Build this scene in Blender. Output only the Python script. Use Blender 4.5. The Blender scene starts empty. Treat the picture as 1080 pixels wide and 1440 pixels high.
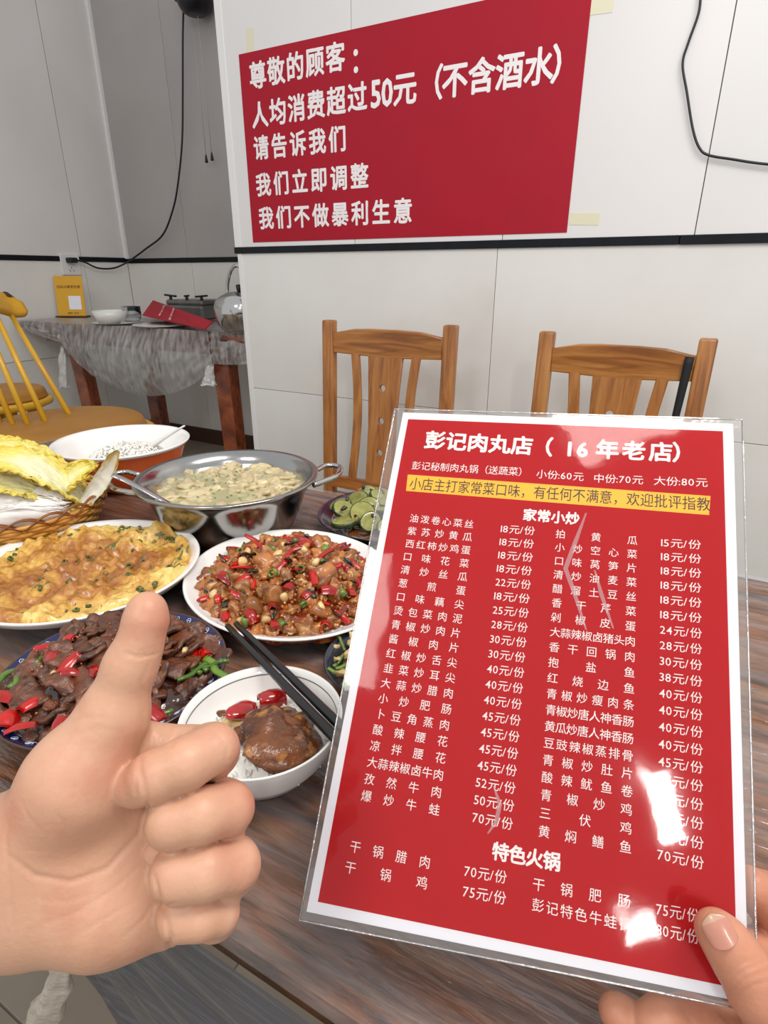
import bpy, bmesh, math, random
import numpy as np
from mathutils import Vector, Matrix, noise

S = bpy.context.scene
COL = S.collection
PI = math.pi
# ------------------------------------------------------------------ camera
CZ = 1.08                      # camera height above the floor
F = 821.0                      # focal length in pixels of the 1080 x 1440 frame
TH = math.atan(334/821)
CT, ST = math.cos(TH), math.sin(TH)
cam = bpy.data.objects.new('camera', bpy.data.cameras.new('camera'))
COL.objects.link(cam); S.camera = cam
cam.location = (0, 0, CZ); cam.rotation_euler = (PI/2-TH, 0, 0)
cam.data.sensor_fit = 'VERTICAL'; cam.data.sensor_height = 24; cam.data.lens = 24*F/1440
cam.data.clip_start = 0.01
# ------------------------------------------------------------------ world and lights
wd = bpy.data.worlds.new('room_light'); S.world = wd; wd.use_nodes = True
wd.node_tree.nodes['Background'].inputs[0].default_value = (0.97, 0.975, 1.0, 1)
wd.node_tree.nodes['Background'].inputs[1].default_value = 0.74
def area(name, loc, target, sx, sy, power, col=(1, 0.97, 0.93)):
    l = bpy.data.lights.new(name, 'AREA'); l.shape = 'RECTANGLE'; l.size = sx; l.size_y = sy
    l.energy = power; l.color = col
    o = bpy.data.objects.new(name, l); COL.objects.link(o); o.location = loc
    o.rotation_euler = (Vector(target)-Vector(loc)).to_track_quat('-Z', 'Y').to_euler()
    return o
area('ceiling_lamp', (0.75, 0.1, 2.75), (0.6, 0.6, 0.7), 1.3, 0.5, 32)
area('ceiling_lamp', (0.37, -1.82, 2.5), (0.1, 0.3, 0.8), 0.09, 0.28, 10)
area('ceiling_lamp', (0.26, -2.62, 2.5), (0.1, 0.3, 0.8), 0.12, 0.16, 4)
area('ceiling_lamp', (-1.0, -0.9, 2.75), (-0.6, 0.8, 0.7), 0.6, 0.6, 15)
vs = S.view_settings
vs.view_transform = 'Standard'; vs.look = 'None'; vs.gamma = 1; vs.use_curve_mapping = False
vs.exposure = 0.0

# ------------------------------------------------------------------ geometry of the place
NW = Vector((0.4848, 0.8746, 0))     # towards the poster wall
UW = Vector((0.8746, -0.4848, 0))    # along the poster wall, to the right
ROT = math.atan2(UW.y, UW.x)
DF, DB, UL = 1.968, 2.85, -3.52      # poster wall, alcove back wall, alcove left wall
TABLE = CZ-0.365
def ray(px, py):
    x, y = (px-540)/F, (720-py)/F
    return Vector((x, CT+y*ST, -ST+y*CT))
C0 = Vector((0, 0, CZ))
def onz(px, py, z):   r = ray(px, py); return C0+r*((z-CZ)/r.z)
def onn(px, py, d):   r = ray(px, py); return C0+r*(d/r.dot(NW))
def onu(px, py, d):   r = ray(px, py); return C0+r*(d/r.dot(UW))
def atd(px, py, s):   return C0+ray(px, py)*s
def wal(u, n, z):     return Vector((UW.x*u+NW.x*n, UW.y*u+NW.y*n, z))

# ------------------------------------------------------------------ materials
def lin(c):
    return tuple(((v/255)/12.92 if v/255 <= .04045 else ((v/255+.055)/1.055)**2.4) for v in c)+(1,)
MATS = {}
def mat(name, col, rough=.5, metal=0, spec=.5, coat=0, sss=0, col2=None, nscale=8, ndetail=4, stretch=(1, 1, 1), lo=.35, hi=.65,
        bump=0, bscale=60, bdist=.001, trans=0, alpha=1, vary=0, col3=None, cscale=25, c3=(.6, .7), ccoat=.05, sssr=(.6, .25, .12), sheen=0):
    if name in MATS: return MATS[name]
    m = bpy.data.materials.new(name); m.use_nodes = True
    nt = m.node_tree; N, L = nt.nodes, nt.links
    b = N['Principled BSDF']; I = b.inputs
    I['Base Color'].default_value = lin(col); I['Roughness'].default_value = rough
    I['Metallic'].default_value = metal; I['Specular IOR Level'].default_value = spec
    I['Coat Weight'].default_value = coat; I['Coat Roughness'].default_value = ccoat
    I['Transmission Weight'].default_value = trans; I['Alpha'].default_value = alpha
    if sss:
        I['Subsurface Weight'].default_value = sss; I['Subsurface Scale'].default_value = .008
        I['Subsurface Radius'].default_value = sssr
    tc = N.new('ShaderNodeTexCoord'); mp = N.new('ShaderNodeMapping'); L.new(tc.outputs['Object'], mp.inputs[0])
    mp.inputs['Scale'].default_value = stretch
    out = None
    if col2 is not None:
        n = N.new('ShaderNodeTexNoise'); n.inputs['Scale'].default_value = nscale; n.inputs['Detail'].default_value = ndetail
        L.new(mp.outputs[0], n.inputs['Vector'])
        r = N.new('ShaderNodeMapRange'); r.inputs[1].default_value = lo; r.inputs[2].default_value = hi
        L.new(n.outputs[0], r.inputs[0])
        mx = N.new('ShaderNodeMix'); mx.data_type = 'RGBA'
        mx.inputs[6].default_value = lin(col); mx.inputs[7].default_value = lin(col2)
        L.new(r.outputs[0], mx.inputs[0]); out = mx.outputs[2]
        if col3 is not None:
            n3 = N.new('ShaderNodeTexNoise'); n3.inputs['Scale'].default_value = cscale; n3.inputs['Detail'].default_value = 5
            L.new(mp.outputs[0], n3.inputs['Vector'])
            r3 = N.new('ShaderNodeMapRange'); r3.inputs[1].default_value = c3[0]; r3.inputs[2].default_value = c3[1]
            L.new(n3.outputs[0], r3.inputs[0])
            m3 = N.new('ShaderNodeMix'); m3.data_type = 'RGBA'; m3.inputs[7].default_value = lin(col3)
            L.new(r3.outputs[0], m3.inputs[0]); L.new(out, m3.inputs[6]); out = m3.outputs[2]
    if vary:
        oi = N.new('ShaderNodeObjectInfo'); hs = N.new('ShaderNodeHueSaturation')
        r = N.new('ShaderNodeMapRange'); r.inputs[3].default_value = 1-vary; r.inputs[4].default_value = 1+vary
        L.new(oi.outputs['Random'], r.inputs[0]); L.new(r.outputs[0], hs.inputs['Value'])
        if out: L.new(out, hs.inputs['Color'])
        else: hs.inputs['Color'].default_value = lin(col)
        out = hs.outputs[0]
    if out: L.new(out, I['Base Color'])
    if bump:
        n = N.new('ShaderNodeTexNoise'); n.inputs['Scale'].default_value = bscale; n.inputs['Detail'].default_value = 4
        L.new(mp.outputs[0], n.inputs['Vector'])
        bp = N.new('ShaderNodeBump'); bp.inputs['Strength'].default_value = bump; bp.inputs['Distance'].default_value = bdist
        L.new(n.outputs[0], bp.inputs['Height']); L.new(bp.outputs[0], I['Normal']); L.new(bp.outputs[0], I['Coat Normal'])
    MATS[name] = m
    return m
def film(name, gloss=.1, haze=0, hcol=(235, 235, 235), rough=.05, bump=.3, bscale=20, stretch=(1, 1, 1), bdist=.001, hazevar=0, hscale=12, fs=1):
    m = bpy.data.materials.new(name); m.use_nodes = True; nt = m.node_tree; N, L = nt.nodes, nt.links
    for n in list(N):
        if n.type != 'OUTPUT_MATERIAL': N.remove(n)
    o = N['Material Output']
    t = N.new('ShaderNodeBsdfTransparent'); g = N.new('ShaderNodeBsdfGlossy'); g.inputs['Roughness'].default_value = rough
    lw = N.new('ShaderNodeFresnel'); lw.inputs[0].default_value = 1.45
    ad = N.new('ShaderNodeMath'); ad.operation = 'MULTIPLY_ADD'; ad.inputs[1].default_value = fs; ad.inputs[2].default_value = gloss-.04
    L.new(lw.outputs[0], ad.inputs[0])
    mx = N.new('ShaderNodeMixShader'); L.new(ad.outputs[0], mx.inputs[0]); L.new(g.outputs[0], mx.inputs[2])
    tc = N.new('ShaderNodeTexCoord'); mp = N.new('ShaderNodeMapping'); mp.inputs['Scale'].default_value = stretch
    L.new(tc.outputs['Object'], mp.inputs[0])
    if haze:
        d = N.new('ShaderNodeBsdfDiffuse'); d.inputs[0].default_value = lin(hcol)
        tl = N.new('ShaderNodeBsdfTranslucent'); tl.inputs[0].default_value = lin(hcol)
        dm = N.new('ShaderNodeMixShader'); dm.inputs[0].default_value = .35; L.new(d.outputs[0], dm.inputs[1]); L.new(tl.outputs[0], dm.inputs[2])
        hm = N.new('ShaderNodeMixShader'); hm.inputs[0].default_value = haze
        if hazevar:
            n = N.new('ShaderNodeTexNoise'); n.inputs['Scale'].default_value = hscale; n.inputs['Detail'].default_value = 6
            L.new(mp.outputs[0], n.inputs['Vector'])
            r = N.new('ShaderNodeMapRange'); r.inputs[1].default_value = .35; r.inputs[2].default_value = .68
            r.inputs[3].default_value = max(0, haze-hazevar); r.inputs[4].default_value = min(1, haze+hazevar)
            L.new(n.outputs[0], r.inputs[0]); L.new(r.outputs[0], hm.inputs[0])
        L.new(t.outputs[0], hm.inputs[1]); L.new(dm.outputs[0], hm.inputs[2]); L.new(hm.outputs[0], mx.inputs[1])
    else: L.new(t.outputs[0], mx.inputs[1])
    n = N.new('ShaderNodeTexNoise'); n.inputs['Scale'].default_value = bscale; n.inputs['Detail'].default_value = 3
    L.new(mp.outputs[0], n.inputs['Vector'])
    bp = N.new('ShaderNodeBump'); bp.inputs['Strength'].default_value = bump; bp.inputs['Distance'].default_value = bdist
    L.new(n.outputs[0], bp.inputs['Height']); L.new(bp.outputs[0], g.inputs['Normal'])
    L.new(mx.outputs[0], o.inputs['Surface'])
    return m

# ------------------------------------------------------------------ object helpers
def link(name, me, m=None, parent=None, smooth=True, loc=None, rot=None, scale=None):
    o = bpy.data.objects.new(name, me); COL.objects.link(o)
    if me is not None and m is not None:
        for x in (m if isinstance(m, (list, tuple)) else [m]): me.materials.append(x)
    if smooth and me is not None:
        me.polygons.foreach_set('use_smooth', [True]*len(me.polygons))
    if parent: o.parent = parent
    if loc is not None: o.location = loc
    if rot is not None: o.rotation_euler = rot
    if scale is not None: o.scale = scale
    return o
def put(o, p):
    o.parent = p; o.matrix_parent_inverse = p.matrix_basis.inverted(); return o
def tag(o, label, cat, group=None):
    o['label'] = label; o['category'] = cat
    if group: o['group'] = group
    return o
def struct(o): o['kind'] = 'structure'; return o
def stuff(o): o['kind'] = 'stuff'; return o
def thing(name, label, cat, loc=(0, 0, 0), rz=0, group=None):
    o = bpy.data.objects.new(name, None); COL.objects.link(o); o.empty_display_size = .05
    o.location = loc; o.rotation_euler = (0, 0, rz)
    return tag(o, label, cat, group)
def mesh(name, v, f):
    me = bpy.data.meshes.new(name); me.from_pydata([tuple(p) for p in v], [], f); me.update(); return me
def bm_mesh(bm, name='m', recalc=True):
    if recalc: bmesh.ops.recalc_face_normals(bm, faces=bm.faces)
    me = bpy.data.meshes.new(name); bm.to_mesh(me); bm.free(); return me
def box_bm(bm, c, s, M=None, bevel=0, seg=2):
    r = bmesh.ops.create_cube(bm, size=1)['verts']
    for v in r: v.co = Vector((v.co.x*s[0]+c[0], v.co.y*s[1]+c[1], v.co.z*s[2]+c[2]))
    if bevel:
        es = list({e for v in r for e in v.link_edges})
        q = bmesh.ops.bevel(bm, geom=es, offset=bevel, segments=seg, affect='EDGES', profile=.5)
        r = list({v for f in q['faces'] for v in f.verts} | {v for v in r if v.is_valid})
    if M is not None:
        for v in r: v.co = M @ v.co
    return r
def box(name, c, s, m, parent=None, bevel=.002, rot=None, smooth=False):
    bm = bmesh.new(); box_bm(bm, (0, 0, 0), s, bevel=bevel)
    return link(name, bm_mesh(bm, name), m, parent, smooth, loc=c, rot=rot)
def smooth_path(pts, n):
    P = [Vector(p) for p in pts]; P = [P[0]*2-P[1]]+P+[P[-1]*2-P[-2]]; out = []
    for i in range(1, len(P)-2):
        for k in range(n):
            t = k/n; a, b, c, d = P[i-1], P[i], P[i+1], P[i+2]
            out.append(.5*((2*b)+(c-a)*t+(2*a-5*b+4*c-d)*t*t+(3*b-a-3*c+d)*t**3))
    out.append(P[-2]); return out
def tube_data(path, rad, seg=8, V=None, Fc=None, flat=1.0, closed=False):
    V = [] if V is None else V; Fc = [] if Fc is None else Fc
    n = len(path); base = len(V); up = None
    for i, p in enumerate(path):
        a = path[(i-1) % n] if (closed or i) else path[0]; b = path[(i+1) % n] if (closed or i < n-1) else path[-1]
        t = (Vector(b)-Vector(a)).normalized()
        if up is None: up = Vector((0, 0, 1)) if abs(t.z) < .9 else Vector((0, 1, 0))
        s = t.cross(up)
        if s.length < 1e-6: s = t.orthogonal()
        s.normalize(); up = s.cross(t).normalized()
        r = rad[i] if isinstance(rad, (list, tuple)) else rad
        for k in range(seg):
            q = 2*PI*k/seg
            V.append(Vector(p)+s*math.cos(q)*r+up*math.sin(q)*r*flat)
    m = n if closed else n-1
    for i in range(m):
        j = (i+1) % n
        for k in range(seg):
            l = (k+1) % seg
            Fc.append((base+i*seg+k, base+i*seg+l, base+j*seg+l, base+j*seg+k))
    if not closed:
        Fc.append(tuple(base+k for k in range(seg))[::-1]); Fc.append(tuple(base+(n-1)*seg+k for k in range(seg)))
    return V, Fc
def tube(name, path, rad, m, parent=None, seg=8, flat=1.0, closed=False):
    V, Fc = tube_data(path, rad, seg, flat=flat, closed=closed)
    return link(name, mesh(name, V, Fc), m, parent)
def lathe_me(prof, seg=64, sx=1, sy=1, name='lathe', midx=None):
    V, Fc, MI = [], [], []
    for r, z in prof:
        for k in range(seg):
            a = 2*PI*k/seg; V.append((r*sx*math.cos(a), r*sy*math.sin(a), z))
    for i in range(len(prof)-1):
        for k in range(seg):
            l = (k+1) % seg; Fc.append((i*seg+k, i*seg+l, (i+1)*seg+l, (i+1)*seg+k)); MI.append(midx[i] if midx else 0)
    loop = prof[0] == prof[-1]
    if prof[0][0] > 1e-5 and not loop: Fc.append(tuple(range(seg))[::-1]); MI.append(midx[0] if midx else 0)
    if prof[-1][0] > 1e-5 and not loop: n = (len(prof)-1)*seg; Fc.append(tuple(n+k for k in range(seg))); MI.append(midx[-1] if midx else 0)
    me = mesh(name, V, Fc)
    me.polygons.foreach_set('material_index', MI)
    bm = bmesh.new(); bm.from_mesh(me); bmesh.ops.remove_doubles(bm, verts=bm.verts, dist=1e-6)
    bmesh.ops.recalc_face_normals(bm, faces=bm.faces); bm.to_mesh(me); bm.free()
    return me
def lathe(name, prof, m, parent=None, loc=None, seg=64, sx=1, sy=1, rot=None, midx=None):
    return link(name, lathe_me(prof, seg, sx, sy, name, midx), m, parent, loc=loc, rot=rot)
def spow(prof, n=6):          # smooth a profile polyline
    return [(p.x, p.y) for p in smooth_path([Vector((a, b, 0)) for a, b in prof], n)]
def blob_me(seed, size=(1, 1, 1), amp=.25, freq=1.5, sub=3, amp2=.06, freq2=5, name='blob'):
    bm = bmesh.new(); bmesh.ops.create_icosphere(bm, subdivisions=sub, radius=1)
    off = Vector((seed*7.31, seed*3.17, seed*1.7))
    for v in bm.verts:
        c = v.co.copy(); d = 1+amp*noise.noise(c*freq+off)*2+amp2*noise.noise(c*freq2+off)*2
        v.co = Vector((c.x*d*size[0], c.y*d*size[1], c.z*d*size[2]))
    return bm_mesh(bm, name)
def scatter(name, meshes, mt, label, cat, group, n, rng, pos, smin, smax, tilt=.6, sink=0, flat=True):
    for me in meshes:
        if not me.materials: me.materials.append(mt)
        me.polygons.foreach_set('use_smooth', [True]*len(me.polygons))
    for i in range(n):
        p = pos(i) if n else None
        if p is None: continue
        o = bpy.data.objects.new(name, meshes[i % len(meshes)]); COL.objects.link(o)
        s = rng.uniform(smin, smax); o.location = p; o.scale = (s, s*rng.uniform(.85, 1.15), s)
        o.rotation_euler = (rng.uniform(-tilt, tilt), rng.uniform(-tilt, tilt), rng.uniform(0, 2*PI))
        tag(o, label, cat, group)

# ------------------------------------------------------------------ implicit surfaces (for hands)
def surfnet(Fd, org, h):
    nx, ny, nz = Fd.shape; ins = Fd < 0
    acc = np.zeros((nx-1, ny-1, nz-1, 3)); cnt = np.zeros((nx-1, ny-1, nz-1))
    def sl(a, o): return a[o[0]:nx-1+o[0], o[1]:ny-1+o[1], o[2]:nz-1+o[2]]
    for ax in range(3):
        o1, o2 = [a for a in range(3) if a != ax]
        for p in (0, 1):
            for q in (0, 1):
                a = [0, 0, 0]; a[o1] = p; a[o2] = q; b = list(a); b[ax] = 1
                A, B = sl(Fd, a), sl(Fd, b); c = (A < 0) != (B < 0)
                t = np.where(c, A/np.where(c, A-B, 1), 0)
                for k in range(3):
                    acc[..., k] += np.where(c, (t if k == ax else a[k]), 0)
                cnt += c
    cell = cnt > 0; idx = -np.ones(cell.shape, int); idx[cell] = np.arange(cell.sum())
    I = np.argwhere(cell); V = (I+acc[cell]/cnt[cell][:, None])*h+np.array(org)
    Q = []
    for ax in range(3):
        o1, o2 = (ax+1) % 3, (ax+2) % 3
        a = [slice(None)]*3; b = [slice(None)]*3; a[ax] = slice(0, -1); b[ax] = slice(1, None)
        A, B = ins[tuple(a)], ins[tuple(b)]; e = np.argwhere(A != B)
        ok = (e[:, o1] > 0) & (e[:, o2] > 0) & (e[:, o1] < Fd.shape[o1]-1) & (e[:, o2] < Fd.shape[o2]-1); e = e[ok]
        def cellid(d1, d2):
            c = e.copy(); c[:, o1] -= d1; c[:, o2] -= d2
            return idx[c[:, 0], c[:, 1], c[:, 2]]
        q = np.stack([cellid(1, 1), cellid(0, 1), cellid(0, 0), cellid(1, 0)], 1)
        fl = A[e[:, 0], e[:, 1], e[:, 2]]; q[~fl] = q[~fl][:, ::-1]; Q.append(q)
    return V, np.concatenate(Q)
def rcone(P, a, b, r1, r2):
    a = np.array(a, float); b = np.array(b, float); ab = b-a
    t = np.clip(((P-a)@ab)/max(ab@ab, 1e-12), 0, 1)
    return np.linalg.norm(P-(a+t[..., None]*ab), axis=-1)-(r1+(r2-r1)*t)
def smin(a, b, k):
    h = np.clip(.5+.5*(b-a)/k, 0, 1); return b*(1-h)+a*h-k*h*(1-h)
def chain(P, pts, k=.003):
    d = None
    for (a, r1), (b, r2) in zip(pts[:-1], pts[1:]):
        q = rcone(P, a, b, r1, r2); d = q if d is None else smin(d, q, k)
    return d
def relax(V, Q, it=3, lam=.5):
    n = len(V); e = np.concatenate([Q[:, [0, 1]], Q[:, [1, 2]], Q[:, [2, 3]], Q[:, [3, 0]]])
    for _ in range(it):
        s = np.zeros_like(V); c = np.zeros(n)
        np.add.at(s, e[:, 0], V[e[:, 1]]); np.add.at(s, e[:, 1], V[e[:, 0]])
        np.add.at(c, e[:, 0], 1); np.add.at(c, e[:, 1], 1)
        V = V+lam*(s/c[:, None]-V)
    return V
def cam2world(V):             # camera axes (right, up, forward) to world
    return np.stack([V[:, 0], V[:, 2]*CT+V[:, 1]*ST, CZ-V[:, 2]*ST+V[:, 1]*CT], 1)

# ------------------------------------------------------------------ lettering
GL = {}
def prep_glyphs(jobs):        # jobs: set of (char, offset)
    obs = []
    for ch, off in jobs:
        cu = bpy.data.curves.new('g', 'FONT'); cu.body = ch; cu.resolution_u = 2; cu.offset = .0015
        o = bpy.data.objects.new('g', cu); COL.objects.link(o); obs.append((ch, off, o, cu))
    dg = bpy.context.evaluated_depsgraph_get(); dg.update()
    for ch, off, o, cu in obs:
        me = bpy.data.meshes.new_from_object(o.evaluated_get(dg))
        v0 = [(p.co.x, p.co.y) for p in me.vertices]; f0 = [tuple(q.vertices) for q in me.polygons]
        v, f, ly = [], [], 0          # heavier strokes: the glyph laid over itself a few times
        for dx, dy in (((0, 0),) if off < .01 else ((1, 1), (-1, 1), (1, -1), (-1, -1)) if off < .02 else ((1, 0), (-1, 0), (0, 1), (0, -1), (.7, .7), (-.7, .7), (.7, -.7), (-.7, -.7))):
            b = len(v); v += [(x+dx*off, y+dy*off, ly) for x, y in v0]; f += [tuple(b+i for i in q) for q in f0]; ly += 1
        GL[ch, off] = (v, f, (min(p[0] for p in v), max(p[0] for p in v)) if v else (0, 0))
        bpy.data.meshes.remove(me)
    for ch, off, o, cu in obs:
        bpy.data.objects.remove(o); bpy.data.curves.remove(cu)
def text_row(V, Fc, s, off, org, ex, ey, size, pitch=None, width=None, nrm=None, lift=0.0, xs=1.0):
    """org: centre-left of the row; ex/ey unit vectors; CJK glyph cells justified by pitch"""
    latin = lambda c: ord(c) < 0x250
    x = 0; pos = []
    for ch in s:
        if ch == ' ': x += .45*size; continue
        v, f, (a, b) = GL[ch, off]
        if pitch: pos.append((ch, x)); x += pitch
        else:
            adv = (b-a)*size+.10*size if latin(ch) else size
            pos.append((ch, x-(a*size if latin(ch) else 0))); x += adv
    k = (width/x if width and not pitch else 1)
    for ch, px_ in pos:
        v, f, _ = GL[ch, off]; b0 = len(V)
        yb = .37
        for (a, b, c) in v:
            V.append(org+ex*((px_+a*size*xs)*k)+ey*((b-yb)*size)+nrm*(lift+c*size*.0012))
        Fc += [tuple(b0+i for i in q) for q in f]

# ================================================================== THE SETTING
M_up = mat('panel_white', (232, 229, 228), .32, col2=(226, 224, 222), nscale=1.2, spec=.4)
M_low = mat('tile_pale', (230, 229, 225), .3, col2=(222, 220, 214), nscale=2.0, spec=.4, col3=(214, 210, 202), cscale=3, c3=(.55, .85))
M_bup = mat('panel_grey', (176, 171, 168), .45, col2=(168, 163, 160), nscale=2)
M_lup = mat('panel_light_grey', (222, 218, 214), .4, col2=(215, 211, 206), nscale=2)
M_blow = mat('tile_grey', (230, 228, 222), .3, col2=(222, 219, 212), nscale=2.5)
M_joint = mat('joint_dark', (120, 116, 110), .8)
M_strip = mat('strip_black', (10, 11, 16), .35, col2=(16, 20, 28), nscale=20, spec=.25)
M_trim = mat('trim_white', (232, 231, 229), .3)
M_floor = mat('floor_tile', (146, 136, 122), .3, col2=(136, 126, 112), nscale=5, spec=.5)
M_wood_base = mat('baseboard_brown', (70, 42, 30), .5)
HS0, HS1 = CZ+.078, CZ+.101       # band height on the poster wall (bottom, top)
def u_at(px, py, d=DF): return onn(px, py, d).dot(UW)
ME_CACHE = {}
def wall_box(name, u0, u1, n0, n1, z0, z1, m, parent=None, bevel=.001, st=True):
    s = (u1-u0, n1-n0, z1-z0); key = (name,)+tuple(round(x, 4) for x in s)+(m.name,)
    if key not in ME_CACHE:
        bm = bmesh.new(); box_bm(bm, (0, 0, 0), s, bevel=bevel, seg=1); me = bm_mesh(bm, name); me.materials.append(m); ME_CACHE[key] = me
    o = bpy.data.objects.new(name, ME_CACHE[key]); COL.objects.link(o)
    o.location = wal((u0+u1)/2, (n0+n1)/2, (z0+z1)/2); o.rotation_euler = (0, 0, ROT)
    if parent: o.parent = parent; o.matrix_parent_inverse = parent.matrix_basis.inverted()
    elif st: struct(o)
    return o
ZT = 2.9
# poster wall
U0, U1 = -1.765, 1.6
wf = wall_box('wall_front', U0, U1, DF+.012, DF+.024, 0, ZT, M_joint)
seams = [U0+.008, -1.211, -.662, -.114, .434, .982, U1]
for a, b in zip(seams[:-1], seams[1:]):
    wall_box('panel', a+.0012, b-.0012, DF, DF+.012, HS1, ZT, M_up, wf, .0008)
zj = onn(455, 556.5, DF).z
ls = [U0+.02, -.675, .41, U1]
for a, b in zip(ls[:-1], ls[1:]):
    wall_box('tile', a+.001, b-.001, DF, DF+.012, zj+.001, HS0, M_low, wf, .0008)
    wall_box('tile', a+.001, b-.001, DF, DF+.012, 0.1, zj-.001, M_low, wf, .0008)
wall_box('trim_1', U0-.012, u_at(955, 340), DF-.008, DF+.012, HS0, HS1, M_strip)
wall_box('trim_2', u_at(955, 340)+.002, U1, DF-.009, DF+.012, HS0-.001, HS1-.001, M_strip)
wall_box('trim_3', U0-.01, U0+.022, DF-.004, DF+.03, HS1, ZT, M_trim)
wall_box('trim_4', U0-.001, U0+.022, DF-.003, DF+.03, 0, HS0, M_trim)
wall_box('baseboard_front', U0, U1, DF-.006, DF+.012, 0, .1, M_wood_base)
# alcove back wall
uc = -3.52
wb = wall_box('wall_back', uc-.1, U0+1.2, DB+.012, DB+.12, 0, ZT, M_joint)
bs = [uc, u_at(245, 200, DB), U0+1.2]
bz = onn(255, 366, DB).z
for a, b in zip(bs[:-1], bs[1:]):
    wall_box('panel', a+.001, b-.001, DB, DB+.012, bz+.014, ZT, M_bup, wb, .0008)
bl = [uc, u_at(275, 420, DB), U0+1.2]
for a, b in zip(bl[:-1], bl[1:]):
    wall_box('tile', a+.0015, b-.0015, DB, DB+.012, .1, bz-.014, M_blow, wb, .0008)
wall_box('trim_5', uc, U0+1.2, DB-.008, DB+.01, bz-.013, bz+.013, M_strip)
wall_box('baseboard_back', uc, U0+1.2, DB-.012, DB+.01, 0, .1, M_wood_base)
wall_box('trim_6', uc, uc+.02, DB-.02, DB+.002, bz+.013, ZT, M_trim)
# left wall
wl = wall_box('wall_left', UL-.12, UL-.012, .3, DB+.1, 0, ZT, mat('joint_white', (232, 230, 226), .5))
def n_at(px, py): return onu(px, py, UL).dot(NW)
lz = onu(60, 363.2, UL).z
sl_ = [.3, n_at(82, 180), DB]
for a, b in zip(sl_[:-1], sl_[1:]):
    wall_box('panel', UL-.012, UL, a+.0025, b-.0025, lz+.014, ZT, M_lup, wl, .0008)
zj2 = onu(50, 506, UL).z
for a, b in zip([.3, n_at(125, 410)], [n_at(125, 410), DB]):
    wall_box('tile', UL-.012, UL, a+.0015, b-.0015, zj2+.0015, lz-.014, M_blow, wl, .0008)
    wall_box('tile', UL-.012, UL, a+.0015, b-.0015, .1, zj2-.0015, M_blow, wl, .0008)
wall_box('trim_7', UL-.01, UL+.008, .3, DB, lz-.013, lz+.013, M_strip)
wall_box('baseboard_left', UL-.01, UL+.01, .3, DB, 0, .1, M_wood_base)
# floor
fl = wall_box('floor', -5, 3, -2.5, 4, -.05, -.003, M_joint)
k = 0
for iu in range(8):
    for jn in range(8):
        u0 = -3.52+iu*.6; n0 = -1.6+jn*.6
        wall_box('tile', u0+.0015, u0+.5985, n0+.0015, n0+.5985, -.012, 0, M_floor, fl, .001)

# ================================================================== WRITING
OB, OM, OH = .026, .0095, .030
POSTER = [  # text, first glyph centre px, last glyph centre px (or same)
    ('尊敬的顾客', (363, 106), (472, 81)), ('：', (500, 84), None),
    ('人均消费超过', (366, 162), (503, 137)), ('5', (529, 131), None), ('0', (545, 129), None), ('元', (570, 125), None),
    ('（', (606, 118), None), ('不含酒水', (640, 113), (758, 94)), ('）', (797, 88), None),
    ('请告诉我们', (368, 208), (475, 196)), ('我们立即调整', (371, 260), (506, 248)), ('我们不做暴利生意', (375, 307), (567, 297))]
LEFT = [('油泼卷心菜丝', 18), ('紫苏炒黄瓜', 18), ('西红柿炒鸡蛋', 18), ('口味花菜', 18), ('清炒丝瓜', 22), ('葱煎蛋', 18), ('口味藕尖', 25),
        ('烫包菜肉泥', 28), ('青椒炒肉片', 30), ('酱椒肉片', 30), ('红椒炒舌尖', 40), ('韭菜炒耳尖', 40), ('大蒜炒腊肉', 40), ('小炒肥肠', 45),
        ('卜豆角蒸肉', 45), ('酸辣腰花', 45), ('凉拌腰花', 45), ('大蒜辣椒卤牛肉', 52), ('孜然牛肉', 50), ('爆炒牛蛙', 70)]
RIGHT = [('拍黄瓜', 15), ('小炒空心菜', 18), ('口味莴笋片', 18), ('清炒油麦菜', 18), ('醋溜土豆丝', 18), ('香干芹菜', 18), ('剁椒皮蛋', 24),
         ('大蒜辣椒卤猪头肉', 28), ('香干回锅肉', 30), ('抱盐鱼', 38), ('红烧边鱼', 40), ('青椒炒瘦肉条', 40), ('青椒炒唐人神香肠', 40),
         ('黄瓜炒唐人神香肠', 40), ('豆豉辣椒蒸排骨', 45), ('青椒炒肚片', 45), ('酸辣鱿鱼卷', 50), ('青椒炒鸡', 45), ('三伏鸡', 50), ('黄焖鳝鱼', 70)]
HOT = [('干锅腊肉', (500, 1191), (597.5, 1212)), ('干锅鸡', (493, 1220), (593.5, 1241)), ('干锅肥肠', (757.5, 1244), (877.5, 1266.5)), ('彭记特色牛蛙锅', (756.5, 1273), (879, 1300))]
HOTP = [('70元/份', (653, 1224), (713, 1234)), ('75元/份', (651, 1252.5), (712, 1263.5)), ('75元/份', (922.5, 1277.5), (983.5, 1288.5)), ('80元/份', (922.5, 1306.5), (983.5, 1318))]
HEADS = [('家常小炒', (745, 724.5), (805, 729.5), .0086, OH), ('特色火锅', (704, 1198), (776, 1211), .0088, OH)]
SUB = [('彭记秘制肉丸锅（送蔬菜）', (579, 654.7), (743, 664.5)), ('小份:60元', (753.8, 666.5), (821.3, 671)), ('中份:70元', (834, 672.7), (905, 675.4)), ('大份:80元', (918.7, 676.3), (995.5, 679))]
BAN = '小店主打家常菜口味，有任何不满意，欢迎批评指教'
TITLE = [('彭记肉丸店', (612, 619.5), (734, 627)), ('（', (762, 628.5), None), ('1', (801, 631), None), ('6', (819, 632), None), ('年老店', (854, 632.5), (929, 636)), ('）', (962, 637), None)]
STAND = ['扫码点餐 更优惠', '微信 支付']
CARD2 = ['我们不做', '暴利生意']
jobs = set()
for t in POSTER: jobs |= {(c, OB) for c in t[0]}
for t in LEFT+RIGHT: jobs |= {(c, OM) for c in t[0]}
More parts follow.
